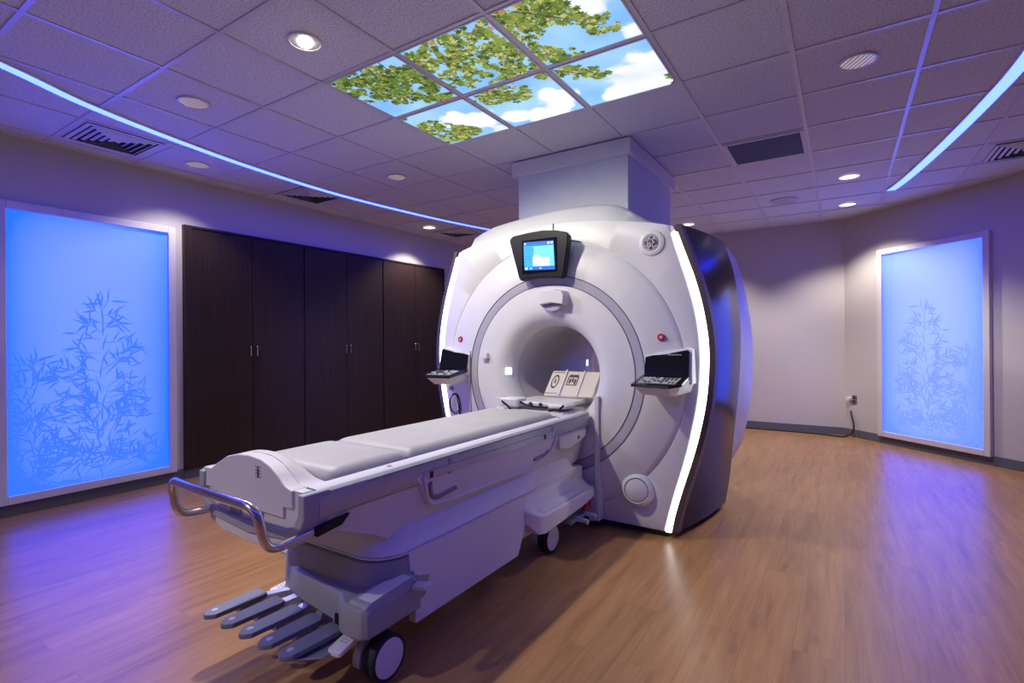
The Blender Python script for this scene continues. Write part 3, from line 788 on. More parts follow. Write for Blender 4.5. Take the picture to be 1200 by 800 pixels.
# bracket tying the cover to the floor at the back
# cable coil hanging under the left console
bm = nb()
for k, (cx, cz, rx, rz) in enumerate(((-.905, .775, .058, .082), (-.902, .755, .064, .10), (-.897, .785, .052, .078))):
    tube(bm, [(XC+cx+rx*math.cos(a)*1.0, 3.325-.006*k, cz+rz*math.sin(a)) for a in [2*PI*q/28 for q in range(29)]], .0036, 8, caps=False)
tube(bm, catmull([(XC-.905, 3.325, .862), (XC-.885, 3.318, .85), (XC-.868, 3.318, .80), (XC-.858, 3.32, .70), (XC-.860, 3.325, .62)], 6), .0045, 8)
cc = obj('cable_coil', bm, M['rubber']); tag(cc, 'black cable looped up under the scanner console on the cabinet side', 'cable'); recenter(cc)
bm = nb(); lathe(bm, [(.018, 0), (.018, .05), (.012, .056), (0, .056)], (XC-.95, 3.362, .905), (0, -1, 0), 16); obj('cable_hook', bm, M['grey'], scn)

# ------------------------------------------------------------------ patient table
XT = -1.81
tb = empty('patient_table', (XT, 2.1, 0), 'white wheeled MRI patient table with a chrome end handle, docked at the scanner bore', 'patient table')
def TX(d): return XT+d
YE, Y0 = 3.27, 1.06
# table beam: tray between the two rails
bm = nb(); prism(bm, [(TX(-.30), .70), (TX(.30), .70), (TX(.30), .785), (TX(.27), .785), (TX(.26), .765), (TX(-.26), .765), (TX(-.27), .785), (TX(-.30), .785)], 1, Y0+.04, YE)
obj('table_top', bm, M['cream'], tb)
for s in (-1, 1):
    bm = nb()
    prof = [(.262, .792), (.268, .803), (.322, .801), (.333, .792), (.336, .770), (.336, .722), (.328, .706), (.300, .700), (.262, .70)]
    prism(bm, [(TX(s*a), z) for a, z in prof], 1, Y0+.035, YE)
    rl = obj('side_rail', bm, M['silver'], tb, ang=40)
    bm = nb(); prism(bm, [(TX(s*a), z) for a, z in ((.262, .802), (.266, .8065), (.314, .8045), (.322, .800), (.262, .798))], 1, Y0+.035, YE-.005)
    obj('rail_cap', bm, M['offwhite'], rl)
    bm = nb(); box(bm, min(TX(s*.3325), TX(s*.3385)), max(TX(s*.3325), TX(s*.3385)), 1.30, YE-.01, .788, .7915); obj('rail_groove', bm, M['groove'], rl)
    for y in (1.76, 2.72):
        bm = nb(); box(bm, min(TX(s*.334), TX(s*.3385)), max(TX(s*.334), TX(s*.3385)), y, y+.022, .712, .778); obj('rail_joint', bm, M['midgrey'], rl)
    for y in (1.45, 2.9):
        bm = nb(); lathe(bm, [(.012, 0), (.011, .003), (.007, .003), (.006, .001), (0, .001)], (TX(s*.292), y, .8045), (0, 0, 1), 16); obj('rail_socket', bm, M['ring'], rl)
    # tilted apron below the rail
    bm = nb(); rings = []
    for y, zb, xb, xt in ((Y0+.05, .655, .30, .322), (1.20, .628, .292, .322), (1.40, .545, .278, .322), (1.55, .455, .272, .322), (2.55, .455, .268, .322), (3.0, .455, .262, .322), (YE-.02, .46, .25, .322)):
        rings.append([(TX(s*.18), y, zb), (TX(s*xb), y, zb), (TX(s*(xb+(xt-xb)*.45)), y, zb+(.702-zb)*.5), (TX(s*xt), y, .702), (TX(s*.18), y, .702)])
    loft(bm, rings); obj('side_apron', bm, M['white'], tb, ang=40)
    # rounded transfer-board panel with two grab handles
    def PY(y, z, off=0.0): return (TX(s*(.318+off-.06*max(0, .70-z)/.25)), y, z)
    out = smooth_path([(0, 1.555, .735), (0, 1.60, .752), (0, 2.72, .752), (0, 2.785, .735), (0, 2.765, .635), (0, 2.66, .585), (0, 2.46, .566), (0, 1.86, .574), (0, 1.70, .580), (0, 1.635, .612), (0, 1.605, .672), (0, 1.555, .735)], .04, 5)
    out = [(p.y, p.z) for p in out][:-1]
    bm = nb(); loft(bm, [[PY(y, z, -.01) for y, z in out], [PY(y, z, .020) for y, z in out]]); ap = obj('transfer_panel', bm, M['white'], tb, ang=40, bevel=.004)
    bm = nb(); loft(bm, [[PY(y, z, .012) for y, z in ((1.60, .752), (2.74, .752), (2.74, .722), (1.60, .722))], [PY(y, z, .0225) for y, z in ((1.60, .752), (2.74, .752), (2.74, .722), (1.60, .722))]]); obj('panel_lip', bm, M['silver'], ap)
    rim = smooth_path([(1.600, .735, 0), (1.622, .66, 0), (1.655, .605, 0), (1.72, .588, 0), (1.86, .583, 0), (2.46, .575, 0), (2.655, .594, 0), (2.745, .640, 0), (2.768, .735, 0)], .05, 5)
    bm = nb(); tube(bm, [PY(p.x, p.y, .020) for p in rim], .0095, 10); obj('panel_rim', bm, M['white'], ap)
    for jp in ([(1.640, .700, 0), (1.660, .640, 0), (1.70, .618, 0), (1.83, .632, 0)], [(2.700, .640, 0), (2.66, .622, 0), (2.54, .617, 0)]):
        sp_ = smooth_path(jp, .03, 5)
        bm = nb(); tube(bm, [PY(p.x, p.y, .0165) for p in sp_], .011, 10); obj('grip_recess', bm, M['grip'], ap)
    for yy in (1.635, 2.62):
        bm = nb(); pts = [PY(a, z, .0225) for a, z in ((yy, .748), (yy+.018, .748), (yy+.018, .722), (yy, .722))]
        loft(bm, [pts, [(p[0]+s*.003, p[1], p[2]) for p in pts]]); obj('panel_catch', bm, M['black'], ap)
    # beam end gusset near the scanner
    bm = nb(); pts = [(2.83, .690), (YE-.03, .690), (YE-.05, .64), (2.98, .60), (2.84, .62)]
    loft(bm, [[(TX(s*.30), y, z) for y, z in pts], [(TX(s*.331), y, z) for y, z in pts]]); gs = obj('rail_gusset', bm, M['white'], tb, bevel=.006)
    bm = nb(); lathe(bm, [(.012, 0), (.011, .004), (0, .004)], (TX(s*.331), 3.10, .655), (s, 0, 0), 16); obj('gusset_screw', bm, M['groove'], gs)
    # slot where the handle arm passes
    bm = nb(); pts = [(1.09, .678), (1.225, .690), (1.19, .660), (1.09, .648)]
    loft(bm, [[(TX(s*.295), y, z) for y, z in pts], [(TX(s*.329), y, z) for y, z in pts]]); obj('handle_slot', bm, M['black'], tb)

# foot end: arch, bumper, underside lip
bm = nb()
arch = [(-.335, .770), (-.335, .800), (-.312, .812), (-.262, .815), (-.215, .840), (-.15, .872), (-.08, .888), (0, .893), (.07, .887), (.13, .868), (.18, .838), (.215, .812), (.255, .801), (.255, .738), (.205, .738), (.205, .700), (-.205, .700), (-.255, .738), (-.335, .738)]
prism(bm, [(TX(a), z) for a, z in arch], 1, 1.045, 1.10)
obj('end_cap', bm, M['cream'], tb, bevel=.006, ang=30)
bm = nb()
def arch_z(a): return sinterp([(-.335, .803), (-.30, .812), (-.262, .815), (-.215, .840), (-.15, .872), (-.08, .888), (0, .893), (.07, .887), (.13, .868), (.18, .838), (.215, .812), (.255, .802), (.335, .802)], a)
A_ = [-.26+.52*k/30 for k in range(31)]
def ring(y, f, x0=0): return [(TX(a*(1-.0)), y, .795+(arch_z(a)-.795)*f) for a in A_]+[(TX(.26), y, .77), (TX(-.26), y, .77)]
loft(bm, [ring(1.098, 1.0), ring(1.13, 1.0), ring(1.16, .80), ring(1.18, .45), ring(1.196, .12)])
obj('end_ramp', bm, M['cream'], tb, ang=45)
# person pictogram
bm = nb(); px, pz = TX(.06), .835
lathe(bm, [(.0045, 0), (.0045, .002), (0, .002)], (px, 1.0455, pz+.022), (0, -1, 0), 14)
box(bm, px-.0055, px+.0055, 1.0435, 1.046, pz, pz+.016); box(bm, px-.0045, px-.001, 1.0435, 1.046, pz-.016, pz); box(bm, px+.001, px+.0045, 1.0435, 1.046, pz-.016, pz)
for q in range(4):
    for a in (-.014, .012): box(bm, px+a, px+a+.002, 1.0437, 1.046, pz-.016+.012*q, pz-.010+.012*q)
obj('pictogram', bm, M['markdark'], tb, smooth=False)
# lower end shell
bm = nb(); inner = [(-.295, .80), (-.30, .74), (-.275, .69), (-.21, .665), (0, .655), (.20, .665), (.27, .685), (.298, .73), (.30, .80)]
outer = [(.335, .80), (.334, .72), (.305, .665), (.25, .636), (0, .615), (-.25, .636), (-.30, .665), (-.334, .73), (-.335, .80)]
prism(bm, [(TX(a), z) for a, z in inner+outer], 1, 1.035, 1.14); obj('end_bumper', bm, M['grey'], tb, bevel=.008, ang=30)
bm = nb(); prism(bm, [(TX(a), z) for a, z in inner], 1, 1.056, 1.13); obj('end_panel', bm, M['cream'], tb)
for xa in (-.14, .0):
    bm = nb(); box(bm, TX(xa), TX(xa+.075), 1.0525, 1.058, .662, .695); obj('end_recess', bm, M['midgrey'], tb)
bm = nb(); prism(bm, [(TX(a), z) for a, z in ((-.30, .66), (-.24, .634), (0, .613), (.24, .634), (.30, .66), (.265, .618), (.18, .590), (0, .578), (-.18, .590), (-.265, .618))], 1, 1.045, 1.16); obj('end_lip', bm, M['cream'], tb, bevel=.004)
# underside closing the beam towards the pedestal
bm = nb(); loft(bm, [[(TX(a), y, z) for a, z in ((-.29, .66), (-.18, zb), (.18, zb), (.29, .66), (.29, .70), (-.29, .70))] for y, zb in ((1.10, .60), (1.25, .585), (1.42, .53), (1.55, .50))]); obj('beam_underside', bm, M['white'], tb)
# chrome U handle around the foot end
bm = nb(); tube(bm, smooth_path([(TX(.305), 1.13, .665), (TX(.315), .918, .652), (TX(.315), .885, .800), (TX(.0), .868, .812), (TX(-.262), .905, .800), (TX(-.262), .925, .660), (TX(-.25), 1.09, .655)], .055, 7), .0145, 16)
obj('end_handle', bm, M['chrome'], tb, ang=60, label='chrome tube handle')

# lift column cover + stepped grey front tiers
def rr_ring(x0, x1, y0, y1, r, z, n=6): return [(p[0], p[1], z) for p in rrect(x0, x1, y0, y1, r, n)]
bm = nb(); loft(bm, [rr_ring(TX(-.275), TX(.285), 1.40, 2.5, .14, .455), rr_ring(TX(-.265), TX(.28), 1.405, 2.5, .14, .475), rr_ring(TX(-.258), TX(.272), 1.41, 2.5, .14, .485), rr_ring(TX(-.262), TX(.278), 1.40, 2.5, .14, .56), rr_ring(TX(-.27), TX(.295), 1.36, 2.5, .14, .62), rr_ring(TX(-.28), TX(.31), 1.28, 2.5, .14, .68)]); obj('lift_column', bm, M['offwhite'], tb, ang=40)
cr_ = ((.02, .436), (0, .446), (0, .450), (.008, .4515), (.008, .4545), (.003, .456), (.012, .468), (.022, .483), (.031, .503), (.037, .53), (.06, .55))
bm = nb(); loft(bm, [rr_ring(TX(-.334+d), TX(.334-d), 1.368+d, 2.62, .14, z, 8) for d, z in cr_]); obj('skirt_collar', bm, M['white'], tb, ang=50)
bm = nb(); loft(bm, [rr_ring(TX(-.331), TX(.331), 1.345, 2.1, .13, .33), rr_ring(TX(-.328), TX(.329), 1.355, 2.1, .13, .40), rr_ring(TX(-.322), TX(.325), 1.365, 2.1, .13, .432), rr_ring(TX(-.31), TX(.312), 1.38, 2.1, .12, .438)]); obj('base_tier', bm, M['midgrey'], tb, ang=40)
# base casting
bm = nb()
plan_b = [(-.33, 1.70), (-.345, 1.48), (-.315, 1.40), (-.24, 1.345), (-.05, 1.305), (.12, 1.285), (.20, 1.275), (.255, 1.235), (.36, 1.235), (.385, 1.26), (.385, 1.53), (.34, 1.56), (.33, 1.70)]
loft(bm, [[(TX(x), y, .232 if y < 1.6 else .232) for x, y in plan_b], [(TX(x), y, .315) for x, y in plan_b], [(TX(x*.975), y+.012, .343) for x, y in plan_b]])
obj('base_casting', bm, M['midgrey'], tb, bevel=.012, seg=3, ang=40)
for s in (1, -1):
    bm = nb(); xs = sorted((TX(s*.275), TX(s*.375)))
    ya = 1.25 if s > 0 else 1.40
    pts = [(ya, .33), (ya+.01, .352), (1.50, .372), (1.53, .33)]
    prism(bm, pts, 0, xs[0], xs[1]); bk = obj('base_bumper', bm, M['grey'], tb, bevel=.012, seg=3)
    bm = nb(); prism(bm, [(ya+.03, .3555), (ya+.03, .3585), (1.48, .3745), (1.48, .371)], 0, xs[0]+.03*(1 if s > 0 else 0), xs[1]-.03*(1 if s < 0 else 0)); obj('bumper_strip', bm, M['white'], bk)
bm = nb(); box(bm, TX(.185), TX(.255), 1.268, 1.30, .236, .272); obj('base_notch', bm, M['black'], tb)
# chassis and skirts
bm = nb(); box(bm, TX(-.31), TX(.31), 1.55, 3.2, .20, .445); obj('chassis', bm, M['white'], tb)
for s in (-1, 1):
    bm = nb(); pts = [(1.515, .445), (1.52, .37), (1.545, .36), (1.545, .15), (2.33, .145), (2.415, .30), (2.415, .435), (2.40, .445)]
    loft(bm, [[(TX(s*.30), y, z) for y, z in pts], [(TX(s*(.333 if z > .3 else .340)), y, z) for y, z in pts]]); sk = obj('side_skirt', bm, M['white'], tb, bevel=.004)
    # fairing over the rear wheel
    bm = nb(); rings = []
    for y, xi, zt, xo, zo, zl in ((2.40, .24, .52, .345, .37, .300), (2.46, .24, .535, .395, .335, .225), (2.52, .24, .54, .405, .325, .215), (3.0, .24, .54, .405, .318, .235), (3.10, .24, .46, .40, .31, .24), (3.20, .24, .36, .395, .305, .25), (3.23, .24, .33, .385, .30, .255)):
        k_ = max(0.0, min(1.0, (xo-.345)/.06)); rings.append([(TX(s*.15), y, zl), (TX(s*xo), y, zl), (TX(s*xo), y, zo-.012), (TX(s*(xo-.010)), y, zo), (TX(s*(.335+.005*k_)), y, zo+.014), (TX(s*.318), y, min(zo+.05, zt)), (TX(s*(.285)), y, max(zt, zo+.02)), (TX(s*.15), y, max(zt, zo+.02))])
    loft(bm, rings); fr = obj('wheel_fairing', bm, M['white'], tb, bevel=.005, ang=35)
    bm = nb(); loft(bm, [[(TX(s*(.352+d)), y, z) for d, z in ((-.006, .3355), (.040, .3255), (.040, .3285), (-.006, .3385))] for y in (2.53, 3.04)]); obj('fairing_ledge', bm, M['offwhite'], fr)
# casters
def caster(x, y, s, rake=0.0):
    w0 = nb(); r = .088
    lathe(w0, [(.070, -.030), (.085, -.029), (r, -.024), (r, -.006), (.085, -.004), (.085, .004), (r, .006), (r, .024), (.085, .029), (.070, .030)], (x, y, r), (1, 0, 0), 40)
    wh = obj('caster', w0, M['rubber'], tb, ang=30)
    for q in (-1, 1):
        bm = nb(); lathe(bm, [(.073, .026), (.072, .031), (.05, .034), (0, .035)], (x, y, r), (q, 0, 0), 36); obj('wheel_disc', bm, M['white'], wh)
    bm = nb()
    sec = []
    for a in [math.radians(k) for k in range(-10, 131, 10)]:
        sec.append((math.cos(a), math.sin(a)))
    xx = x-s*.052
    rings = [[(xx+q, y-r*1.07*ca, r+r*1.07*sa) for q in (-.019, .019)]+[(xx+q, y-r*.95*ca, r+r*.95*sa) for q in (.019, -.019)] for ca, sa in sec]
    loft(bm, rings); obj('wheel_guard', bm, M['silver'], wh, ang=40)
    bm = nb(); prism(bm, [(y-.02, .10), (y-.05, .18), (y-.03, .245), (y+.07, .245), (y+.06, .16), (y+.02, .09)], 0, xx-.017, xx+.017); obj('caster_fork', bm, M['white'], wh, bevel=.005)
caster(TX(.312), 1.397, 1); caster(TX(.282), 2.775, 1); caster(TX(-.312), 1.50, -1); caster(TX(-.282), 2.775, -1)
# foot pedals
for k in range(5):
    xt = -2.132+.119*k; x_in = -2.00+.076*k; yt = 1.075+.004*k; z = .205-.004*k
    d = Vector((xt-.0, yt, z)); di = Vector((x_in, 1.36, .236))
    fw = Vector((.075, 1, 0)).normalized(); sd = Vector((fw.y, -fw.x, 0)); o0 = Vector((xt, yt, z))
    def pp(a, b, h): 
        v = o0+fw*a+sd*b; return (v.x, v.y, z+h+a*.02)
    out = [(.0, -.036), (.195, -.041), (.210, -.032), (.210, .032), (.195, .041), (.0, .036)] + [(-.030*math.sin(PI*q/6)-.0, .036-.072*q/6) for q in range(1, 6)]
    bm = nb(); loft(bm, [[pp(a, b, 0) for a, b in out], [pp(a, b, .020) for a, b in out]])
    pd = obj('foot_pedal', bm, M['dgrey_pedal'], tb, bevel=.004)
    bm = nb(); v = o0+fw*.012; lathe(bm, [(.013, 0), (.012, .003), (0, .003)], (v.x, v.y, z+.0195), (0, 0, 1), 16); obj('pedal_badge', bm, M['badge'], pd)
    # arm to the base
    a0 = o0+fw*.10+Vector((0, 0, -.006)); a1 = o0+fw*.195+Vector((0, 0, .004)); a2 = Vector((x_in, 1.34, .24)); 
    bm = nb(); rings = []
    for v in (a0, a1, a2, Vector((x_in+.005, 1.42, .245))): rings.append([(v.x-.020, v.y, v.z-.022), (v.x+.020, v.y, v.z-.022), (v.x+.020, v.y, v.z+.006), (v.x-.020, v.y, v.z+.006)])
    loft(bm, rings); obj('pedal_arm', bm, M['alu'], pd, bevel=.003)
bm = nb(); prism(bm, [(-1.66, 1.085), (-1.56, 1.17), (-1.56, 1.38), (-1.68, 1.40), (-1.72, 1.22)], 2, .172, .180); obj('pedal_guard', bm, M['alu'], tb, bevel=.002)
# white brake tabs
def tab(name, c, yaw, L=.085, Wd=.055, tilt=.02):
    fw = Vector((math.cos(yaw), math.sin(yaw), 0)); sd = Vector((-fw.y, fw.x, 0)); o0 = Vector(c); bm = nb()
    def p(a, b, h): v = o0+fw*a+sd*b; return (v.x, v.y, o0.z+h-tilt*(a/L))
    pr = rrect(0, L, -Wd/2, Wd/2, .014)
    loft(bm, [[p(a, b, -.012) for a, b in pr], [p(a, b, .006) for a, b in pr]]); o = obj(name, bm, M['offwhite'], tb, bevel=.004)
    bm = nb(); 
    for q in range(3):
        v = [p(L*.3+.012*q, b, .0055) for b in (-Wd*.3, Wd*.3)]; w_ = [p(L*.3+.012*q+.004, b, .0055) for b in (Wd*.3, -Wd*.3)]
        pts = v+w_; loft(bm, [pts, [(a, b, c_+.0015) for a, b, c_ in pts]])
    obj('tab_ridges', bm, M['ring'], o, smooth=False)
tab('brake_tab', (TX(.25), 1.31, .20), -PI/2+.1, .11, .065); tab('brake_tab', (TX(-.285), 1.40, .22), -PI/2-.35); tab('brake_tab', (TX(.375), 1.50, .335), .12, .075, .05, -.012)
# docking gear by the scanner foot
bm = nb(); box(bm, TX(.10), TX(.36), 2.93, 3.19, .125, .15); dc = obj('dock_tray', bm, M['silver'], tb, bevel=.006)
for y in (3.03, 3.15):
    bm = nb(); tube(bm, [(TX(.34), y, .14), (TX(.405), y, .135), (TX(.43), y, .13)], .016, 12); obj('dock_pin', bm, M['white'], dc)
bm = nb(); prism(bm, [(3.10, .17), (3.13, .235), (3.16, .19), (3.20, .24), (3.20, .165)], 0, TX(.345), TX(.375)); box(bm, TX(.33), TX(.372), 3.12, 3.17, .19, .225); obj('dock_latch', bm, M['red'], tb, bevel=.003)
# head end collar carrying the coil
bm = nb(); box(bm, TX(-.26), TX(.262), 3.02, 3.27, .79, .815); obj('head_deck', bm, M['white'], tb, bevel=.006)

# ------------------------------------------------------------------ mattress pads
def pad(label, ya, yb, cut0, cut1, foot_round):
    """pad between two y positions; cut = skew of an end across the width"""
    x0, x1 = TX(-.256), TX(.248); zb, zt = .770, .838
    r = .05; o = []
    nseg = 8
    rings = []
    def sec(inset, z, yins):
        pts = []
        a = [(x0+inset, ya+yins+cut0[0]), (x1-inset, ya+yins+cut0[1]), (x1-inset, yb-yins+cut1[1]), (x0+inset, yb-yins+cut1[0])]
        # rounded corners
        out = []
        for i in range(4):
            p = Vector(a[i]); q = Vector(a[i-1]); n = Vector(a[(i+1) % 4])
            rad = foot_round if i < 2 else .03
            s_ = p+(q-p).normalized()*rad; e_ = p+(n-p).normalized()*rad
            for k in range(6):
                t = k/5; out.append(tuple(s_*(1-t)**2+p*2*t*(1-t)+e_*t*t))
        return [(x, y, z) for x, y in out]
    for ins, z in ((.010, zb), (.002, zb+.010), (.0, zb+.024), (.003, zb+.038), (.010, zb+.050), (.020, zt-.008), (.034, zt-.002), (.05, zt)):
        rings.append(sec(ins, z, min(ins, .05)))
    bm = nb(); loft(bm, rings); p = obj('mattress_pad', bm, M['vinyl'], ang=60)
    tag(p, label, 'mattress', 'pads on the patient table'); recenter(p); return p
p1 = pad('short beige vinyl mattress pad at the handle end of the patient table', 1.202, 1.60, (0, 0), (.0, .0), .06)
p2 = pad('long beige vinyl mattress pad running from the seam to the scanner bore', 1.609, 2.93, (0, 0), (.0, .0), .03)

# ------------------------------------------------------------------ head coil base resting at the bore
hc = empty('head_coil_base', (TX(-.02), 3.2, .815), 'cream coil cradle with dark clips and slanted label boards, lying in the bore mouth', 'head coil')
bm = nb(); prism(bm, rrect(TX(-.20), TX(.235), 3.08, 3.46, .04), 2, .838, .868); hb = obj('coil_plate', bm, M['offwhite'], hc, bevel=.008)
bm = nb(); prism(bm, rrect(TX(-.15), TX(.19), 3.10, 3.40, .04), 2, .815, .838); obj('coil_foot', bm, M['grey'], hc)
bm = nb(); prism(bm, rrect(TX(-.26), TX(-.10), 3.03, 3.17, .03), 2, .835, .89); obj('coil_wing', bm, M['white'], hc, bevel=.01)
bm = nb(); prism(bm, rrect(TX(.12), TX(.262), 3.05, 3.22, .03), 2, .838, .862); obj('coil_wing', bm, M['white'], hc, bevel=.008)
for pts in ([(TX(-.225), 3.02, .87), (TX(-.19), 3.015, .852), (TX(-.17), 3.01, .842), (TX(-.14), 3.0, .824)], [(TX(.255), 3.04, .866), (TX(.225), 3.03, .836), (TX(.18), 3.03, .832), (TX(.15), 3.025, .824)], [(TX(-.10), 3.07, .866), (TX(-.06), 3.07, .847), (TX(0), 3.07, .840), (TX(.08), 3.07, .838), (TX(.12), 3.07, .842)]):
    bm = nb(); tube(bm, smooth_path(pts, .01, 3), .0075, 8); obj('coil_clip', bm, M['black'], hc)
for xx in (-.02, .06):
    bm = nb(); lathe(bm, [(.014, 0), (.013, .008), (0, .008)], (TX(xx), 3.075, .855), (0, -1, .4), 16); obj('coil_port', bm, M['black'], hc)
# post at the far side
bm = nb(); tube(bm, [(TX(-.30), 3.10, .812), (TX(-.295), 3.10, .875)], .007, 10); box(bm, TX(-.325), TX(-.26), 3.09, 3.115, .872, .884); box(bm, TX(-.325), TX(-.275), 3.085, 3.12, .807, .813); obj('coil_post', bm, M['white'], hc, bevel=.002)
# slanted boards standing up into the bore
def board(x0, x1, ya, za, yb, zb, th=.02):
    bm = nb(); n = Vector((0, zb-za, -(yb-ya))).normalized()*th
    A = [(x0, ya, za), (x1, ya, za), (x1, yb, zb), (x0, yb, zb)]
    loft(bm, [A, [(p[0], p[1]-n.y, p[2]-n.z) for p in A]]); return bm
YA, ZA, YBb, ZB = 3.40, .885, 3.56, 1.06
bd = obj('label_board', board(TX(-.10), TX(.30), YA, ZA, YBb, ZB, -.03), M['board'], hc, bevel=.006)
bm = nb()
def onb(u, v, off): 
    y = YA+(YBb-YA)*v; z = ZA+(ZB-ZA)*v; n = Vector((0, -(ZB-ZA), YBb-YA)).normalized()*off
    return (TX(u), y+n.y, z+n.z)
def bq(bm, u0, u1, v0, v1, off=.002, mi=0):
    P = [onb(u, v, off) for u, v in ((u0, v0), (u1, v0), (u1, v1), (u0, v1))]; Q = [onb(u, v, off-.004) for u, v in ((u0, v0), (u1, v0), (u1, v1), (u0, v1))]
    loft(bm, [Q, P], mi=mi)
obj('raised_rib', (bq(bm, .02, .035, .0, 1.0, .014), bm)[1], M['offwhite'], bd)
bm = nb(); bq(bm, .17, .18, .0, 1.0, .010); obj('raised_rib', bm, M['offwhite'], bd)
bm = nb()
# pictogram ring on the left board and a boxed label on the right board
for k in range(24):
    a = 2*PI*k/24; u = -.045+.026*math.cos(a); v = .55+.24*math.sin(a)
    bq(bm, u-.0035, u+.0035, v-.03, v+.03, .0025)
bq(bm, -.05, -.04, .48, .62, .0025); bq(bm, -.048, -.042, .62, .68, .0025)
for v in (.08, .92): bq(bm, -.092, .012, v-.008, v+.008, .0022)
for u0, u1, v0, v1 in ((.055, .14, .42, .45), (.055, .14, .74, .77), (.055, .062, .42, .77), (.133, .14, .42, .77), (.07, .085, .5, .68), (.092, .105, .55, .70), (.112, .126, .48, .66), (.06, .135, .78, .84)): bq(bm, u0, u1, v0, v1, .0025)
obj('label_print', bm, M['markdark'], bd, smooth=False)

# ------------------------------------------------------------------ ceiling strip lights
def strip(name, pts, wd, label):
    cp = catmull([(a, b, 0) for a, b in pts], 8)
    e = empty(name, (cp[len(cp)//2].x, cp[len(cp)//2].y, HC-.012), label, 'strip light', 'blue ceiling strip lights')
    bm = nb(); bm2 = nb(); r1 = []; r2 = []
    for i, p in enumerate(cp):
        t = (cp[min(i+1, len(cp)-1)]-cp[max(i-1, 0)]).normalized(); n = Vector((-t.y, t.x, 0))
        def q(o, z): v = p+n*o; return (v.x, v.y, z)
        r1.append([q(-wd/2, HC-.002), q(wd/2, HC-.002), q(wd/2, HC-.008), q(-wd/2, HC-.008)])
        r2.append([q(-wd/2-.008, HC-.011), q(-wd/2-.0005, HC-.011), q(-wd/2-.0005, HC+.004), q(wd/2+.0005, HC+.004), q(wd/2+.0005, HC-.011), q(wd/2+.008, HC-.011), q(wd/2+.008, HC+.006), q(-wd/2-.008, HC+.006)])
    loft(bm, r1); obj('diffuser', bm, M['led_blue'], e)
    loft(bm2, r2); obj('housing', bm2, M['tee'], e)
strip('strip_light', [(-1.9, -2.1), (-2.75, -1.75), (-3.35, -.9), (-3.70, 0.10), (-3.974, .877), (-4.18, 1.329), (-4.339, 1.908), (-4.473, 2.672), (-4.531, 3.663), (-4.424, 4.894), (-4.22, 5.948), (-4.0, 6.6)], .075, 'long curved blue strip light crossing the ceiling above the cabinets')
strip('strip_light', [(-1.0, -2.0), (-.25, -1.4), (.2, -.6), (.55, .4), (.80, 1.8), (.893, 3.1), (.880, 4.0), (.822, 4.6), (.742, 5.2), (.640, 5.85), (.530, 6.45), (.436, 6.83)], .080, 'curved blue strip light on the ceiling beside the angled wall')

# ------------------------------------------------------------------ downlights
def downlight(x, y, label, kind, watts, r=.085, col=(1.0, .94, .84), ang=118, aim=None):
    e = empty('downlight', (x, y, HC-.006), label, 'ceiling light', 'recessed downlights')
    bm = nb(); lathe(bm, [(r+.012, -.001), (r+.010, .005), (r, .006), (r-.002, .001)], (x, y, HC), (0, 0, -1), 40); obj('trim_flange', bm, M['tee'], e)
    m = {'hot': M['reflector'], 'on': M['lamp_on'], 'dim': M['lamp_dim']}[kind]
    bm = nb(); lathe(bm, [(r-.001, .002), (r*.5, .0026), (0, .003)], (x, y, HC), (0, 0, -1), 40); obj('lens', bm, m, e)
    if kind == 'hot':
        bm = nb(); lathe(bm, [(.036, .0), (.034, .016), (.022, .024), (0, .027)], (x, y, HC), (0, 0, -1), 28); obj('bulb', bm, M['lamp_hot'], e)
    ld = bpy.data.lights.new('downlight_lamp', 'SPOT'); ld.energy = watts*1.7; ld.color = col; ld.spot_size = math.radians(ang); ld.spot_blend = .55; ld.shadow_soft_size = .035
    lo = bpy.data.objects.new('downlight_lamp', ld); COL.objects.link(lo); lo.parent = e; lo.location = (0, 0, -.03)
    if aim: lo.rotation_euler = (Vector(aim)-Vector((x, y, HC-.036))).to_track_quat('-Z', 'Y').to_euler()
M['reflector'] = fine(mat('reflector', (0.75, 0.72, 0.70), 0.3, 0.3), 20, 0.02)
def make_dim():
    m = mat('lens_reflection_stripes', (0.22, 0.215, 0.21), 0.25, emit=(1, 1, 1), es=1.0); t = NT(m)
    sp = t.n('ShaderNodeSeparateXYZ', {0: t.n('ShaderNodeTexCoord').outputs['Object']})
    wv = t.math('SINE', t.math('MULTIPLY', t.math('ADD', sp.outputs[0], t.math('MULTIPLY', sp.outputs[1], .6)), 220.0))
    c = t.ramp(t.math('ADD', t.math('MULTIPLY', wv, .5), .5), [(0.0, (0.03, 0.05, 0.20)), (0.5, (0.18, 0.15, 0.19)), (1.0, (0.52, 0.36, 0.20))])  # stripes paint the fixture's inner reflections into the lens emission
    t.l(c, t.b.inputs['Emission Color']); return m
M['lamp_dim'] = make_dim()
downlight(-2.37, 1.69, 'brightly glaring warm downlight beside the printed sky panels', 'hot', 106, .078, ang=120, aim=(-1.9, 2.72, .84))
downlight(-3.586, 1.717, 'striped-looking round downlight just inside the long blue strip light', 'dim', 56, ang=116, aim=(-2.75, 2.55, .8))
downlight(-4.813, 2.333, 'round downlight between the long strip light and the bamboo panel wall', 'dim', 26)
downlight(-3.606, 3.57, 'small pale downlight between the sky panels and the long strip light', 'dim', 30)
downlight(-4.847, 5.413, 'white glowing downlight in front of the far cabinet, above the scanner corner', 'on', 60)
downlight(.08, 3.544, 'striped-looking oval downlight on the side of the sky panels away from the cabinets', 'dim', 64, ang=80)
downlight(.06, 6.037, 'white glowing downlight beside the dark return grille, nearer of the pair before the angled wall', 'on', 75)
downlight(.053, 7.284, 'white glowing downlight close to the corner of the angled wall, farther of the pair', 'on', 74)
downlight(-1.795, 7.297, 'white glowing downlight peeking past the scanner side panel near the back wall', 'on', 74)

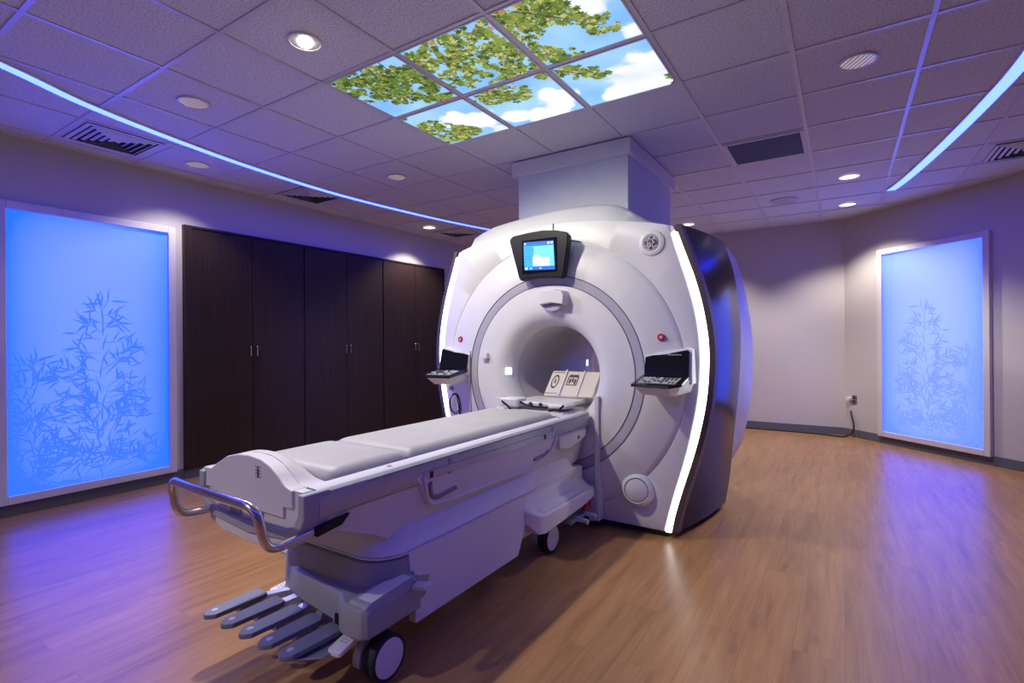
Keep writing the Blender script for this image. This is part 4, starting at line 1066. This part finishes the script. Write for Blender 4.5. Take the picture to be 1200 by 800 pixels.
# unseen downlight added behind the camera to brighten the foot end of the table
downlight(-2.40, -1.42, 'added unseen fill downlight in the ceiling near the wall that faces the scanner bore', 'dim', 95, ang=130)

# flush ceiling speaker
bm = nb(); lathe(bm, [(.145, -.002), (.143, .006), (.130, .009), (.128, .006)], (-.558, 6.66, HC), (0, 0, -1), 40)
e = empty('ceiling_speaker', (-.558, 6.66, HC-.01), 'round flush ceiling speaker beyond the dark return grille', 'speaker')
obj('speaker_rim', bm, M['tee'], e)
bm = nb(); lathe(bm, [(.1285, .004), (.07, .008), (0, .009)], (-.558, 6.66, HC), (0, 0, -1), 40); obj('speaker_cone', bm, M['speaker'], e)

# air diffusers (square with angled louvres)
def diffuser(cx, cy, label, hx=.25, hy=.25):
    e = empty('air_vent', (cx, cy, HC-.01), label, 'air vent', 'square louvred ceiling vents')
    bm = nb(); box(bm, cx-hx, cx+hx, cy-hy, cy+hy, HC-.0035, HC+.001); obj('throat', bm, M['ventdark'], e, smooth=False)
    bm = nb(); f = .028
    for k in range(6):
        a = k*.043; b = a+ (.028 if k == 0 else .016)
        # concentric square rings, the inner edge lower
        O = [(cx-hx+a, cy-hy+a), (cx+hx-a, cy-hy+a), (cx+hx-a, cy+hy-a), (cx-hx+a, cy+hy-a)]
        I = [(cx-hx+b, cy-hy+b), (cx+hx-b, cy-hy+b), (cx+hx-b, cy+hy-b), (cx-hx+b, cy+hy-b)]
        zo, zi = HC-.003, HC-.012
        if k == 0: zi = HC-.005
        ro = [(p[0], p[1], zo) for p in O]; ri = [(p[0], p[1], zi) for p in I]; ri2 = [(p[0], p[1], zi-.002) for p in I]; ro2 = [(p[0], p[1], zo-.003) for p in O]
        loft(bm, [ro, ri, ri2, ro2, ro], True, False)
    obj('louvres', bm, M['ventwhite'], e, smooth=False)
diffuser(-4.77, 1.70, 'square louvred ceiling vent above the bamboo panel side of the long strip light')
diffuser(-4.83, 3.51, 'square louvred ceiling vent above the middle of the dark cabinets')
diffuser(-4.74, 5.92, 'small-looking ceiling vent by the scanner corner at the far end of the strip light')
diffuser(1.32, 5.98, 'louvred ceiling vent above the angled wall, on the outer side of the short strip light')

# return grille
e = empty('return_grille', (-.531, 4.77, HC-.01), 'dark blue grey square return grille in a white frame on the ceiling', 'air vent')
x0, x1, y0, y1 = GX[8]+.012-.0, GX[9]-.012, .61*(6+1.3058)+.012, .61*(7+1.3058)-.012
bm = nb(); 
for a in ((x0, x0+.03, y0, y1), (x1-.03, x1, y0, y1), (x0+.03, x1-.03, y0, y0+.03), (x0+.03, x1-.03, y1-.03, y1)): box(bm, *a, HC-.008, HC+.003)
obj('grille_frame', bm, M['ventwhite'], e, bevel=.002)
M['grille'] = fine(mat('grille_core', (0.05, 0.066, 0.14), 0.7), 300, 0.25)
bm = nb(); box(bm, x0+.03, x1-.03, y0+.03, y1-.03, HC-.003, HC+.001); obj('grille_core', bm, M['grille'], e, smooth=False)

# ------------------------------------------------------------------ outlet and cord on the angled wall
ang = math.atan2(DD.y, DD.x)
c = P0 + DD*.142
e = empty('power_outlet', (c.x, c.y, .49), 'small metal power outlet plate on the angled wall beside the bamboo panel', 'outlet', rotz=ang)
bm = nb(); box(bm, -.036, .036, -.007, -.0005, -.058, .058); obj('cover_plate', bm, M['outlet'], e, local=True, bevel=.002)
for z in (-.026, .026):
    bm = nb(); prism(bm, rrect(-.017, .017, z-.014, z+.014, .008), 1, -.010, -.006); obj('socket', bm, M['ventdark'], e, local=True)
bm = nb(); prism(bm, rrect(-.085, -.03, -.02, .03, .012), 1, -.055, -.0005); ad = obj('plug_adapter', bm, M['ventwhite'], local=True, bevel=.004)
ad.location = (c.x, c.y, .49); ad.rotation_euler = (0, 0, ang); tag(ad, 'small white plug adapter at the side of the power outlet', 'plug')
def wpt(s_, off, z): p = P0+DD*s_+nn*off; return (p.x, p.y, z)
bm = nb(); tube(bm, catmull([wpt(.095, .012, .335), wpt(.12, .03, .29), wpt(.17, .05, .20), wpt(.185, .06, .13), wpt(.17, .08, .06), wpt(.12, .11, .018), (-.04, 7.96, .012), (-.25, 8.03, .012), (-.6, 8.06, .012), (-1.2, 8.07, .012), (-1.9, 8.05, .012)], 8), .010, 10)
pc = obj('power_cable', bm, M['rubber']); tag(pc, 'thick black power cord curling down the wall and along the baseboard', 'cord'); recenter(pc)

# ------------------------------------------------------------------ camera, world, view
cam = bpy.data.cameras.new('camera'); co = bpy.data.objects.new('camera', cam); COL.objects.link(co)
F_PX, YAW, CY, ROLL, HCAM = 602.3, 0.5722, 398.0, 0.0073, 1.303
cam.sensor_fit = 'HORIZONTAL'; cam.sensor_width = 36.0; cam.lens = F_PX/1200*36.0; cam.shift_y = (CY-400)/1200.0; cam.clip_start = .02; cam.clip_end = 60
right = Vector((math.cos(YAW), math.sin(YAW), 0)); fwd = Vector((-math.sin(YAW), math.cos(YAW), 0)); up = Vector((0, 0, 1))
cr = right*math.cos(ROLL) - up*math.sin(ROLL); cu = up*math.cos(ROLL) + right*math.sin(ROLL)
R = Matrix((cr, cu, -fwd)).transposed().to_4x4()
co.matrix_world = Matrix.Translation((0, 0, HCAM)) @ R
sc.camera = co
w = bpy.data.worlds.new('world'); sc.world = w; w.use_nodes = True
w.node_tree.nodes['Background'].inputs[0].default_value = (0.02, 0.03, 0.06, 1); w.node_tree.nodes['Background'].inputs[1].default_value = 0.3
sc.view_settings.view_transform = 'Standard'; sc.view_settings.look = 'None'; sc.view_settings.gamma = 1.0; sc.view_settings.exposure = 0.0
sc.view_settings.use_curve_mapping = False
sc.cycles.use_denoising = True; sc.cycles.max_bounces = 8; sc.cycles.diffuse_bounces = 5; sc.cycles.glossy_bounces = 4
sc.cycles.sample_clamp_indirect = 6.0
